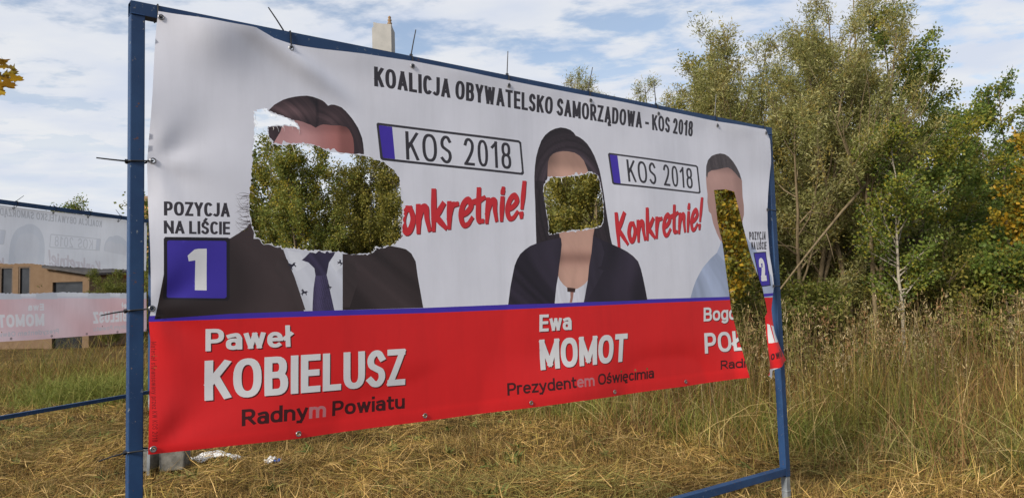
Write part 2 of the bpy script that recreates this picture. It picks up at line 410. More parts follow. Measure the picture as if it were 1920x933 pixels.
# banner artwork outlines, in metres on the banner: (along the rail from the near post, height above ground)
SHAPE = {
 'outline': [(0.111,3.112),(0.188,3.111),(0.306,3.111),(0.429,3.112),(0.544,3.112),(0.597,3.095),(0.637,3.081),(0.732,3.075),(0.888,3.081),(1.13,3.097),(1.443,3.11),(1.748,3.108),(2.114,3.108),(2.446,3.104),(2.803,3.107),(3.13,3.107),(3.478,3.109),(3.818,3.105),(4.164,3.103),(4.48,3.107),(4.803,3.114),(4.852,3.036),(4.86,2.936),(4.863,2.835),(4.835,2.707),(4.796,2.554),(4.773,2.44),(4.773,2.304),(4.778,2.131),(4.788,1.959),(4.791,1.812),(4.769,1.714),(4.748,1.618),(4.759,1.423),(4.826,1.286),(4.882,1.197),(4.764,1.152),(4.667,1.131),(4.645,1.066),(4.567,1.101),(4.615,1.145),(4.64,1.238),(4.654,1.356),(4.655,1.5),(4.652,1.56),(4.688,1.595),(4.674,1.668),(4.654,1.717),(4.636,1.79),(4.592,1.886),(4.552,1.982),(4.519,2.066),(4.487,2.15),(4.455,2.244),(4.424,2.339),(4.383,2.457),(4.346,2.562),(4.233,2.573),(4.083,2.556),(4.1,2.441),(4.109,2.326),(4.132,2.234),(4.156,2.165),(4.173,2.05),(4.188,1.911),(4.206,1.772),(4.221,1.634),(4.244,1.541),(4.272,1.424),(4.3,1.307),(4.317,1.191),(4.34,1.102),(3.984,1.099),(3.653,1.095),(3.279,1.098),(2.916,1.098),(2.536,1.102),(2.199,1.102),(1.836,1.105),(1.469,1.106),(1.096,1.11),(0.749,1.11),(0.398,1.124),(0.072,1.134),(0.074,1.248),(0.081,1.432),(0.085,1.618),(0.078,1.712),(0.082,1.735),(0.086,1.763),(0.084,1.805),(0.082,1.9),(0.076,2.113),(0.071,2.328),(0.068,2.419),(0.075,2.546),(0.085,2.717),(0.096,2.916),(0.104,3.041)],
 'hole_a': [(0.544,2.704),(0.555,2.715),(0.578,2.723),(0.593,2.732),(0.6,2.721),(0.622,2.71),(0.639,2.707),(0.656,2.702),(0.677,2.696),(0.696,2.694),(0.712,2.687),(0.73,2.681),(0.755,2.669),(0.77,2.643),(0.758,2.654),(0.745,2.658),(0.705,2.656),(0.671,2.653),(0.641,2.646),(0.607,2.64),(0.606,2.626),(0.607,2.613),(0.61,2.592),(0.621,2.571),(0.631,2.552),(0.655,2.55),(0.689,2.555),(0.714,2.559),(0.739,2.563),(0.79,2.571),(0.841,2.569),(0.873,2.562),(0.899,2.555),(0.925,2.549),(0.957,2.545),(0.99,2.543),(1.055,2.544),(1.123,2.544),(1.157,2.536),(1.191,2.531),(1.231,2.524),(1.272,2.506),(1.307,2.477),(1.337,2.442),(1.344,2.415),(1.345,2.383),(1.347,2.351),(1.354,2.314),(1.364,2.307),(1.361,2.298),(1.354,2.292),(1.355,2.254),(1.356,2.222),(1.351,2.185),(1.348,2.147),(1.344,2.12),(1.335,2.109),(1.33,2.097),(1.321,2.093),(1.308,2.08),(1.293,2.076),(1.275,2.065),(1.257,2.068),(1.228,2.057),(1.211,2.061),(1.188,2.058),(1.184,2.046),(1.176,2.037),(1.159,2.025),(1.136,2.024),(1.113,2.018),(1.091,2.019),(1.047,2.017),(1.025,2.02),(1.004,2.022),(0.971,2.028),(0.939,2.028),(0.913,2.033),(0.887,2.03),(0.861,2.034),(0.835,2.029),(0.805,2.035),(0.774,2.033),(0.754,2.038),(0.734,2.037),(0.705,2.041),(0.675,2.04),(0.664,2.048),(0.651,2.049),(0.618,2.058),(0.597,2.06),(0.575,2.065),(0.568,2.084),(0.547,2.094),(0.542,2.111),(0.538,2.12),(0.529,2.148),(0.522,2.176),(0.519,2.2),(0.517,2.223),(0.516,2.261),(0.517,2.298),(0.523,2.346),(0.525,2.375),(0.53,2.451),(0.533,2.509),(0.537,2.566),(0.541,2.643)],
 'hole_b': [(2.43,2.526),(2.484,2.534),(2.516,2.534),(2.553,2.539),(2.599,2.546),(2.646,2.555),(2.712,2.566),(2.737,2.573),(2.751,2.583),(2.771,2.59),(2.79,2.582),(2.819,2.58),(2.847,2.565),(2.861,2.523),(2.865,2.494),(2.872,2.473),(2.878,2.43),(2.884,2.395),(2.884,2.323),(2.877,2.265),(2.86,2.236),(2.83,2.223),(2.796,2.217),(2.762,2.211),(2.723,2.207),(2.685,2.201),(2.638,2.197),(2.592,2.191),(2.555,2.186),(2.509,2.182),(2.486,2.174),(2.464,2.173),(2.446,2.168),(2.428,2.166),(2.402,2.161),(2.397,2.178),(2.404,2.205),(2.397,2.259),(2.39,2.286),(2.386,2.312),(2.381,2.366),(2.374,2.4),(2.37,2.433),(2.377,2.467),(2.399,2.496)],
 'blue_strip': [(0.067,1.731),(0.601,1.73),(1.495,1.725),(2.063,1.728),(3.275,1.733),(4.203,1.731),(5.032,1.759),(5.03,1.736),(4.201,1.706),(3.273,1.705),(2.062,1.698),(1.564,1.696),(0.6,1.703),(0.067,1.705)],
 'red_field': [(0.059,1.705),(0.6,1.703),(1.564,1.696),(2.062,1.698),(3.273,1.705),(4.201,1.706),(5.03,1.736),(4.966,1.073),(4.608,1.103),(3.726,0.948),(0.061,1.09)],
 'jacket_left': [(0.1,1.715),(0.106,1.741),(0.117,1.805),(0.13,1.888),(0.141,1.959),(0.167,2.02),(0.258,2.051),(0.353,2.073),(0.426,2.082),(0.463,2.106),(0.501,2.133),(0.531,2.175),(0.565,2.195),(0.603,2.105),(0.674,2.049),(0.698,1.984),(0.727,1.91),(0.782,1.729),(0.424,1.728)],
 'jacket_right': [(0.995,2.061),(1.238,2.072),(1.335,2.057),(1.374,2.049),(1.407,2.026),(1.433,1.982),(1.445,1.893),(1.475,1.726),(1.231,1.727),(0.99,1.728)],
 'shirt': [(0.616,2.079),(1.022,2.09),(0.99,1.728),(0.782,1.729),(0.727,1.91),(0.674,2.049)],
 'tie': [(0.773,1.982),(0.792,1.998),(0.816,2.022),(0.959,2.038),(0.945,2.008),(0.918,1.972),(0.904,1.908),(0.912,1.878),(0.921,1.831),(0.944,1.728),(0.826,1.728),(0.828,1.769),(0.833,1.842),(0.844,1.905),(0.839,1.942),(0.808,1.971)],
 'tie_knot': [(0.773,1.982),(0.792,1.998),(0.816,2.022),(0.959,2.038),(0.945,2.008),(0.918,1.972),(0.904,1.908),(0.844,1.905),(0.839,1.942),(0.808,1.971)],
 'hair_a': [(0.603,2.709),(0.617,2.723),(0.642,2.751),(0.667,2.769),(0.691,2.785),(0.721,2.798),(0.752,2.809),(0.782,2.817),(0.813,2.823),(0.844,2.822),(0.876,2.816),(0.897,2.81),(0.912,2.801),(0.928,2.787),(0.945,2.795),(0.963,2.797),(0.985,2.793),(1.004,2.788),(1.028,2.771),(1.048,2.752),(1.065,2.734),(1.08,2.714),(1.097,2.69),(1.108,2.665),(1.119,2.638),(1.124,2.609),(1.128,2.572),(1.128,2.536),(1.068,2.53),(1.071,2.572),(1.07,2.603),(1.066,2.632),(1.057,2.654),(1.046,2.673),(1.03,2.687),(0.992,2.691),(0.954,2.686),(0.927,2.686),(0.9,2.685),(0.884,2.679),(0.869,2.67),(0.858,2.662),(0.845,2.668),(0.832,2.674),(0.812,2.678),(0.791,2.684),(0.761,2.688),(0.73,2.686),(0.7,2.663),(0.68,2.646),(0.672,2.62),(0.655,2.591),(0.641,2.566),(0.633,2.546),(0.592,2.541),(0.593,2.65)],
 'skin_a': [(0.626,2.537),(0.641,2.573),(0.665,2.619),(0.69,2.657),(0.73,2.691),(0.791,2.689),(0.858,2.667),(0.895,2.697),(0.997,2.709),(1.074,2.682),(1.101,2.606),(1.105,2.528),(0.625,2.484)],
 'hair_b': [(2.295,2.089),(2.296,2.228),(2.298,2.361),(2.297,2.455),(2.299,2.522),(2.307,2.59),(2.318,2.645),(2.338,2.701),(2.366,2.759),(2.399,2.798),(2.44,2.829),(2.485,2.85),(2.531,2.863),(2.577,2.863),(2.613,2.856),(2.641,2.842),(2.659,2.823),(2.69,2.816),(2.724,2.801),(2.759,2.778),(2.788,2.747),(2.819,2.704),(2.842,2.658),(2.863,2.607),(2.876,2.553),(2.893,2.46),(2.906,2.367),(2.918,2.288),(2.929,2.224),(2.939,2.16),(2.956,2.095),(2.905,1.966),(2.768,1.965),(2.763,2.049),(2.782,2.162),(2.8,2.22),(2.79,2.389),(2.77,2.566),(2.749,2.614),(2.723,2.662),(2.686,2.691),(2.644,2.707),(2.588,2.711),(2.542,2.708),(2.491,2.696),(2.46,2.683),(2.432,2.659),(2.415,2.624),(2.405,2.524),(2.436,2.342),(2.482,2.181),(2.5,2.1),(2.483,1.991),(2.35,1.963)],
 'skin_b': [(2.39,2.502),(2.402,2.619),(2.429,2.669),(2.47,2.701),(2.543,2.722),(2.644,2.721),(2.728,2.683),(2.777,2.588),(2.819,2.391),(2.799,2.191),(2.78,2.05),(2.748,1.951),(2.721,1.861),(2.676,1.819),(2.573,1.79),(2.502,1.815),(2.449,1.903),(2.48,2.045),(2.482,2.181),(2.418,2.341)],
 'jacket_b': [(2.064,1.727),(2.085,1.834),(2.106,1.91),(2.121,1.962),(2.142,2.001),(2.167,2.034),(2.202,2.06),(2.244,2.084),(2.296,2.102),(2.392,2.124),(2.499,2.143),(2.504,2.1),(2.492,2.032),(2.476,1.964),(2.465,1.903),(2.445,1.829),(2.427,1.725),(2.238,1.726)],
 'jacket_b2': [(2.782,2.162),(2.855,2.139),(2.952,2.11),(3.022,2.089),(3.092,2.062),(3.147,2.033),(3.194,1.997),(3.22,1.945),(3.24,1.879),(3.259,1.804),(3.276,1.727),(2.952,1.726),(2.675,1.727),(2.695,1.792),(2.718,1.868),(2.736,1.965),(2.761,2.049)],
 'blouse': [(2.459,1.907),(2.477,1.872),(2.503,1.845),(2.534,1.824),(2.574,1.806),(2.625,1.816),(2.667,1.833),(2.694,1.848),(2.718,1.87),(2.695,1.792),(2.675,1.727),(2.427,1.725),(2.445,1.829)],
 'brooch': [(2.536,1.825),(2.607,1.818),(2.602,1.792),(2.537,1.797)],
 'slit': [(2.562,1.795),(2.591,1.793),(2.584,1.759),(2.574,1.728),(2.552,1.727),(2.562,1.76)],
 'lapel_b': [(2.781,2.148),(2.854,2.122),(2.878,2.051),(2.846,1.966),(2.806,1.948),(2.864,1.934),(2.78,1.825),(2.7,1.732),(2.675,1.727),(2.695,1.792),(2.718,1.868),(2.736,1.965),(2.761,2.049)],
 'hair_c': [(3.994,2.661),(4.003,2.735),(4.028,2.784),(4.074,2.821),(4.127,2.84),(4.187,2.853),(4.243,2.851),(4.291,2.837),(4.346,2.803),(4.393,2.759),(4.428,2.714),(4.451,2.665),(4.417,2.679),(4.377,2.708),(4.329,2.735),(4.277,2.749),(4.208,2.737),(4.132,2.718),(4.066,2.708),(4.021,2.686),(4.007,2.643)],
 'skin_c': [(3.992,2.642),(4.007,2.701),(4.061,2.74),(4.286,2.772),(4.397,2.721),(4.455,2.658),(4.452,2.533),(4.462,2.461),(4.459,2.384),(4.435,2.33),(4.434,2.22),(4.381,2.242),(4.304,2.523),(4.116,2.512),(4.15,2.235),(4.167,2.119),(4.144,2.153),(4.094,2.221),(4.053,2.296),(4.033,2.368),(4.005,2.386),(3.993,2.458),(4.001,2.516),(3.994,2.573)],
 'shirt_c': [(3.728,1.723),(3.767,1.801),(3.802,1.856),(3.851,1.912),(3.896,1.956),(3.989,2.02),(4.082,2.071),(4.123,2.123),(4.149,2.17),(4.197,2.12),(4.266,2.051),(4.426,2.124),(4.429,2.256),(4.479,2.197),(4.565,2.127),(4.696,2.008),(4.768,1.886),(4.795,1.714),(4.209,1.717)],
 'collar_c': [(4.082,2.071),(4.123,2.123),(4.149,2.17),(4.167,2.119),(4.18,2.004),(4.144,2.022)],
 'box1_black': [(0.14,2.08),(0.416,2.085),(0.423,2.077),(0.422,1.798),(0.412,1.789),(0.141,1.801),(0.134,1.809),(0.134,2.071)],
 'box1_blue': [(0.154,2.065),(0.402,2.069),(0.408,2.063),(0.408,1.808),(0.4,1.801),(0.154,1.809),(0.149,1.816),(0.148,2.059)],
 'digit1': [(0.235,1.998),(0.265,2.026),(0.282,2.03),(0.319,2.031),(0.319,1.839),(0.268,1.841),(0.269,1.977),(0.24,1.972)],
 'plate1_out': [(1.213,2.733),(2.183,2.741),(2.202,2.73),(2.217,2.536),(2.204,2.525),(1.237,2.529),(1.225,2.538),(1.205,2.724)],
 'plate1_in': [(1.222,2.72),(2.179,2.726),(2.187,2.718),(2.201,2.547),(2.192,2.539),(1.246,2.543),(1.24,2.551),(1.219,2.713)],
 'plate1_blue': [(1.222,2.72),(1.3,2.72),(1.316,2.543),(1.246,2.543),(1.24,2.551),(1.219,2.713)],
 'plate2_out': [(2.959,2.737),(3.884,2.732),(3.903,2.721),(3.917,2.526),(3.9,2.514),(2.991,2.52),(2.976,2.529),(2.946,2.726)],
 'plate2_in': [(2.969,2.725),(3.877,2.718),(3.885,2.711),(3.898,2.536),(3.889,2.527),(2.999,2.533),(2.991,2.538),(2.963,2.718)],
 'plate2_blue': [(2.969,2.725),(3.035,2.724),(3.056,2.532),(2.999,2.533),(2.991,2.538),(2.963,2.718)],
 'box2_black': [(4.56,2.079),(4.733,2.091),(4.749,1.81),(4.605,1.8)],
 'box2_blue': [(4.572,2.072),(4.724,2.083),(4.737,1.817),(4.613,1.809)],
}
LINE = {
 'KOALICJA OBYWATELSKO SAMORZĄDOWA - KOS 2018': [(1.195,2.931),(3.859,2.948),(3.867,3.066),(1.193,3.039)],
 'plate1': [(1.386,2.547),(2.12,2.553),(2.116,2.716),(1.381,2.706)],
 'plate2': [(3.13,2.55),(3.828,2.547),(3.829,2.703),(3.118,2.706)],
 'slogan1': [(1.245,2.121),(2.203,2.272),(2.219,2.463),(1.231,2.338)],
 'slogan2': [(3.012,2.115),(3.894,2.26),(3.928,2.461),(2.992,2.312)],
 'POZYCJA': [(0.136,2.177),(0.424,2.182),(0.424,2.249),(0.136,2.241)],
 'NA LIŚCIE': [(0.135,2.095),(0.425,2.099),(0.425,2.16),(0.135,2.154)],
 'Paweł': [(0.316,1.561),(0.718,1.558),(0.715,1.658),(0.316,1.662)],
 'KOBIELUSZ': [(0.31,1.338),(1.352,1.315),(1.354,1.509),(0.312,1.518)],
 'Radnym Powiatu': [(0.472,1.205),(1.347,1.189),(1.349,1.263),(0.475,1.281)],
 'Ewa': [(2.296,1.554),(2.561,1.554),(2.565,1.658),(2.301,1.659)],
 'MOMOT': [(2.291,1.319),(3.047,1.319),(3.07,1.506),(2.294,1.505)],
 'Prezydentem Oświęcimia': [(2.031,1.19),(3.323,1.182),(3.327,1.253),(2.033,1.263)],
 'Bogdan': [(3.877,1.554),(4.469,1.552),(4.478,1.659),(3.884,1.656)],
 'POŁ': [(3.881,1.315),(4.338,1.313),(4.337,1.465),(3.877,1.467)],
 'Radny': [(4.048,1.184),(4.444,1.179),(4.45,1.248),(4.053,1.252)],
 'POZYCJA2': [(4.516,2.181),(4.735,2.187),(4.749,2.257),(4.514,2.246)],
 'NA LIŚCIE2': [(4.538,2.104),(4.739,2.108),(4.748,2.172),(4.532,2.164)],
 '2': [(4.631,1.847),(4.701,1.851),(4.692,2.039),(4.614,2.032)],
 'AN': [(4.667,1.346),(4.793,1.352),(4.767,1.475),(4.659,1.506)],
 'owia': [(4.658,1.21),(4.827,1.232),(4.826,1.298),(4.671,1.277)],
 'imprint': [(0.088,1.617),(0.088,1.186),(0.109,1.184),(0.109,1.616)],
}
EYELET = {
 'top': [(0.122,3.085),(0.726,3.049),(1.432,3.08),(2.113,3.074),(2.8,3.077),(3.476,3.075),(4.161,3.069),(4.8,3.082)],
 'left': [(0.091,2.422),(0.089,1.763),(0.092,1.155)],
 'bottom': [(0.749,1.133),(1.47,1.136),(2.198,1.131),(2.92,1.126),(3.654,1.128)],
 'right': [(4.769,2.438),(4.779,1.807)],
}


# ---------------------------------------------------------------- flat shapes on the banner
def subdivide(loop, step):
    out = []
    n = len(loop)
    for i in range(n):
        a = np.array(loop[i], float); b = np.array(loop[(i + 1) % n], float)
        k = max(1, int(math.ceil(np.hypot(*(b - a)) / step)))
        for q in range(k): out.append(tuple(a + (b - a) * q / k))
    return out


def inside(pts, loop):
    P = np.asarray(pts, float); Lp = np.asarray(loop, float)
    res = np.zeros(len(P), bool)
    A = Lp; B = np.roll(Lp, -1, 0)
    for s in range(0, len(P), 4000):
        p = P[s:s + 4000]
        x = p[:, 0:1]; y = p[:, 1:2]
        c = ((A[:, 1] > y) != (B[:, 1] > y))
        dy = np.where(B[:, 1] == A[:, 1], 1e-12, B[:, 1] - A[:, 1])
        xi = A[:, 0] + (y - A[:, 1]) * (B[:, 0] - A[:, 0]) / dy
        res[s:s + 4000] = (np.sum(c & (x < xi), 1) % 2) == 1
    return res


def in_strokes(pts, strokes):
    r = np.zeros(len(pts), bool)
    P = np.asarray(pts, float)
    for loops in strokes:
        al = np.concatenate([np.asarray(l, float) for l in loops])
        lo = al.min(0); hi = al.max(0)
        sel = np.where((P[:, 0] >= lo[0]) & (P[:, 0] <= hi[0]) & (P[:, 1] >= lo[1]) & (P[:, 1] <= hi[1]))[0]
        if not len(sel): continue
        e = np.zeros(len(sel), bool)
        for l in loops: e ^= inside(P[sel], l)
        r[sel] |= e
    return r


def fill2d(strokes, holes=(), keep=None, step=0.04, grid=0.04):
    """triangulate the union of strokes (each an even-odd set of loops), minus holes, inside the loop keep"""
    V = []; E = []
    S = [[subdivide(l, step) for l in loops] for loops in strokes]
    Hs = [subdivide(h, step) for h in holes]
    K = [subdivide(keep, step)] if keep else []
    allp = np.concatenate([np.asarray(l) for loops in S for l in loops])
    lo = allp.min(0) - 0.01; hi = allp.max(0) + 0.01
    for l in [l for loops in S for l in loops] + Hs + K:
        a = np.asarray(l)
        if (a.max(0) < lo).any() or (a.min(0) > hi).any(): continue
        b = len(V)
        V += [Vector(p) for p in l]
        E += [(b + i, b + (i + 1) % len(l)) for i in range(len(l))]
    if grid:
        gx = np.arange(math.ceil(lo[0] / grid), math.floor(hi[0] / grid) + 1) * grid
        gy = np.arange(math.ceil(lo[1] / grid), math.floor(hi[1] / grid) + 1) * grid
        if len(gx) and len(gy):
            G = np.stack([a.ravel() for a in np.meshgrid(gx, gy)], 1)
            G = G[in_strokes(G, S)]
            V += [Vector(p) for p in G]
    vo, _, fo, *_ = delaunay_2d_cdt(V, E, [], 0, 1e-5)
    vo = np.array([tuple(p) for p in vo]); fo = np.array([tuple(f) for f in fo if len(f) == 3])
    c = vo[fo].mean(1)
    k = in_strokes(c, S)
    for h in Hs: k &= ~inside(c, h)
    for q in K: k &= inside(c, q)
    fo = fo[k]
    used = np.unique(fo)
    mp = -np.ones(len(vo), int); mp[used] = np.arange(len(used))
    fo = mp[fo]; vo = vo[used]
    a, b, cc = vo[fo[:, 0]], vo[fo[:, 1]], vo[fo[:, 2]]
    ar = (b[:, 0] - a[:, 0]) * (cc[:, 1] - a[:, 1]) - (b[:, 1] - a[:, 1]) * (cc[:, 0] - a[:, 0])
    fo[ar < 0] = fo[ar < 0][:, ::-1]
    return vo, fo


# ---------------------------------------------------------------- lettering drawn as strokes
def arc(cx, cy, rx, ry, a0, a1, n=14, e=2.0):
    r = []
    for i in range(n + 1):
        a = math.radians(a0 + (a1 - a0) * i / n)
        c, s = math.cos(a), math.sin(a)
        r.append((cx + rx * math.copysign(abs(c) ** (2 / e), c), cy + ry * math.copysign(abs(s) ** (2 / e), s)))
    return r


def smooth(pts, n=6):
    P = [np.array(p, float) for p in pts]
    P = [2 * P[0] - P[1]] + P + [2 * P[-1] - P[-2]]
    out = []
    for i in range(1, len(P) - 2):
        for k in range(n):
            t = k / n
            out.append(tuple(0.5 * ((2 * P[i]) + (-P[i - 1] + P[i + 1]) * t + (2 * P[i - 1] - 5 * P[i] + 4 * P[i + 1] - P[i + 2]) * t * t + (-P[i - 1] + 3 * P[i] - 3 * P[i + 1] + P[i + 2]) * t ** 3)))
    out.append(tuple(P[-2]))
    return out


EX = 2.35
RING = ('ring',)
S_PATH = smooth([(0.96, 0.84), (0.72, 0.985), (0.34, 0.985), (0.04, 0.82), (0.08, 0.62), (0.45, 0.51), (0.88, 0.40), (0.97, 0.19), (0.70, 0.015), (0.30, 0.015), (0.0, 0.13)])
TWO = smooth([(0.02, 0.80), (0.22, 0.97), (0.6, 1.0), (0.93, 0.86), (0.92, 0.62), (0.62, 0.36), (0.0, 0.0)], 5) + [(1, 0)]
XH = 0.70
GLYPH = {
    'A': (0.74, [[(0, 0), (0.5, 1), (1, 0)], [(0.17, 0.27), (0.83, 0.27)]]),
    'B': (0.66, [[(0, 0), (0, 1)], [(0, 1)] + arc(0.52, 0.765, 0.40, 0.235, 90, -90, 10, EX) + [(0, 0.53)], [(0, 0.53)] + arc(0.56, 0.265, 0.44, 0.265, 90, -90, 10, EX) + [(0, 0)]]),
    'C': (0.62, [arc(0.56, 0.5, 0.56, 0.5, 52, 308, 20, EX)]),
    'D': (0.72, [[(0, 0), (0, 1)], [(0, 1)] + arc(0.4, 0.5, 0.6, 0.5, 90, -90, 14, EX) + [(0, 0)]]),
    'E': (0.54, [[(1, 1), (0, 1), (0, 0), (1, 0)], [(0, 0.52), (0.92, 0.52)]]),
    'I': (0.0, [[(0, 0), (0, 1)]]),
    'J': (0.42, [[(1, 1)] + arc(0.4, 0.3, 0.6, 0.3, 0, -100, 8) + [(0, 0.05)]]),
    'K': (0.66, [[(0, 0), (0, 1)], [(0.98, 1), (0.04, 0.40)], [(0.36, 0.60), (1, 0)]]),
    'L': (0.52, [[(0, 1), (0, 0), (1, 0)]]),
    'M': (0.92, [[(0, 0), (0, 1), (0.5, 0.12), (1, 1), (1, 0)]]),
    'N': (0.76, [[(0, 0), (0, 1), (1, 0), (1, 1)]]),
    'O': (0.80, [RING + (0.5, 0.5, 0.5, 0.5)]),
    'P': (0.62, [[(0, 0), (0, 1)], [(0, 1)] + arc(0.5, 0.71, 0.5, 0.29, 90, -90, 10, EX) + [(0, 0.42)]]),
    'R': (0.66, [[(0, 0), (0, 1)], [(0, 1)] + arc(0.48, 0.73, 0.46, 0.27, 90, -90, 10, EX) + [(0, 0.46)], [(0.45, 0.46), (1, 0)]]),
    'S': (0.58, [S_PATH]),
    'T': (0.62, [[(0, 1), (1, 1)], [(0.5, 1), (0.5, 0)]]),
    'U': (0.70, [[(0, 1)] + arc(0.5, 0.34, 0.5, 0.34, 180, 360, 14, EX) + [(1, 1)]]),
    'W': (1.05, [[(0, 1), (0.24, 0), (0.5, 0.95), (0.76, 0), (1, 1)]]),
    'Y': (0.66, [[(0, 1), (0.5, 0.44), (1, 1)], [(0.5, 0.44), (0.5, 0)]]),
    'Z': (0.60, [[(0, 1), (1, 1), (0, 0), (1, 0)]]),
    '0': (0.58, [RING + (0.5, 0.5, 0.5, 0.5)]),
    '1': (0.34, [[(0.0, 0.80), (0.85, 1.0), (0.85, 0)]]),
    '2': (0.56, [TWO]),
    '8': (0.58, [RING + (0.5, 0.765, 0.44, 0.235), RING + (0.5, 0.265, 0.5, 0.265)]),
    '-': (0.30, [[(0, 0.36), (1, 0.36)]]),
    'a': (0.54, [smooth([(0.08, 0.66), (0.35, XH), (0.78, 0.71), (1, 0.52)]) + [(1, 0)], RING + (0.44, 0.215, 0.44, 0.215)]),
    'c': (0.46, [arc(0.55, XH / 2, 0.55, XH / 2, 52, 308, 16, EX)]),
    'd': (0.58, [[(1, 0), (1, 1.06)], RING + (0.5, XH / 2, 0.5, XH / 2)]),
    'e': (0.56, [[(0.03, 0.37), (0.99, 0.37)] + arc(0.5, XH / 2, 0.5, XH / 2, 2, 305, 20, EX)]),
    'g': (0.58, [RING + (0.5, XH / 2, 0.5, XH / 2), [(1, XH), (1, 0.0)] + arc(0.5, -0.08, 0.5, 0.2, 0, -140, 8)]),
    'i': (0.0, [[(0, 0), (0, XH)], [(0, 1.05), (0, 1.08)]]),
    'm': (0.98, [[(0, 0), (0, XH)], [(0, 0.45)] + arc(0.25, 0.45, 0.25, XH - 0.45, 150, 0, 8) + [(0.5, 0)], [(0.5, 0.45)] + arc(0.75, 0.45, 0.25, XH - 0.45, 150, 0, 8) + [(1, 0)]]),
    'n': (0.56, [[(0, 0), (0, XH)], [(0, 0.42)] + arc(0.5, 0.42, 0.5, XH - 0.42, 160, 0, 10) + [(1, 0)]]),
    'o': (0.60, [RING + (0.5, XH / 2, 0.5, XH / 2)]),
    'r': (0.32, [[(0, 0), (0, XH)], [(0, 0.40)] + smooth([(0.1, 0.58), (0.45, 0.72), (1, XH)])]),
    't': (0.36, [[(0.35, 0.95), (0.35, 0.2)] + smooth([(0.42, 0.06), (0.68, 0.0), (1, 0.02)]), [(0, XH), (1, XH)]]),
    'u': (0.56, [[(0, XH)] + arc(0.5, 0.30, 0.5, 0.30, 180, 350, 10, EX), [(1, XH), (1, 0)]]),
    'w': (0.82, [[(0, XH), (0.24, 0), (0.5, 0.70), (0.76, 0), (1, XH)]]),
    'y': (0.56, [[(0, XH), (0.52, 0.03)], [(1, XH), (0.48, -0.10), (0.30, -0.25), (0.0, -0.25)]]),
    'z': (0.46, [[(0, XH), (1, XH), (0, 0), (1, 0)]]),
    'f': (0.36, [[(1, 1.05)] + smooth([(0.6, 1.05), (0.36, 0.9), (0.35, 0.7)]) + [(0.35, 0)], [(0, XH), (1, XH)]]),
    's': (0.46, [[(x, y * XH) for x, y in S_PATH]]),
    'p': (0.58, [[(0, -0.26), (0, XH)], RING + (0.5, XH / 2, 0.5, XH / 2)]),
}
OG = [(0.90, 0.0), (0.74, -0.12), (0.80, -0.21), (1.0, -0.21)]
GLYPH['Ą'] = (0.74, GLYPH['A'][1] + [OG])
GLYPH['Ł'] = (0.54, GLYPH['L'][1] + [[(-0.22, 0.34), (0.62, 0.64)]])
GLYPH['Ś'] = (0.58, GLYPH['S'][1] + [[(0.42, 1.16), (0.66, 1.30)]])
GLYPH['ś'] = (0.46, GLYPH['s'][1] + [[(0.42, 0.90), (0.66, 1.04)]])
GLYPH['ę'] = (0.56, GLYPH['e'][1] + [[(0.72, 0.02), (0.58, -0.12), (0.66, -0.21), (0.86, -0.21)]])
GLYPH['ł'] = (0.10, [[(0.5, 0), (0.5, 1.06)], [(-1.1, 0.40), (2.1, 0.66)]])


def stroke_poly(pts, w, ext=True, clamp=None, taper=None):
    P = [np.array(p, float) for p in pts]
    Q = [P[0]]
    for p in P[1:]:
        if np.hypot(*(p - Q[-1])) > 1e-5: Q.append(p)
    P = Q
    if ext:
        d0 = (P[0] - P[1]); d0 /= np.hypot(*d0); d1 = (P[-1] - P[-2]); d1 /= np.hypot(*d1)
        P[0] = P[0] + d0 * w / 2; P[-1] = P[-1] + d1 * w / 2
    Lft = []; Rgt = []
    n = len(P)
    for i in range(n):
        ta = P[i] - P[i - 1] if i else P[1] - P[0]
        tb = P[i + 1] - P[i] if i < n - 1 else P[-1] - P[-2]
        ta = ta / np.hypot(*ta); tb = tb / np.hypot(*tb)
        na = np.array([-ta[1], ta[0]]); nb = np.array([-tb[1], tb[0]])
        m = na + nb
        ln = np.hypot(*m)
        m = na if ln < 1e-6 else m / ln
        k = 1 / max(0.38, m @ na)
        h = w / 2 * (taper(i / (n - 1)) if taper else 1)
        Lft.append(P[i] + m * h * k); Rgt.append(P[i] - m * h * k)
    poly = [tuple(p) for p in Lft + Rgt[::-1]]
    if clamp: poly = [(x, min(max(y, clamp[0]), clamp[1])) for x, y in poly]
    return [poly]


def split_sharp(pts):
    """cut a polyline where it turns sharply"""
    out = [[pts[0]]]
    for i in range(1, len(pts)):
        out[-1].append(pts[i])
        if i < len(pts) - 1:
            a = np.array(pts[i]) - np.array(pts[i - 1]); b = np.array(pts[i + 1]) - np.array(pts[i])
            na, nb = np.hypot(*a), np.hypot(*b)
            if na > 1e-6 and nb > 1e-6 and (a @ b) / (na * nb) < 0.62: out.append([pts[i]])
    return out


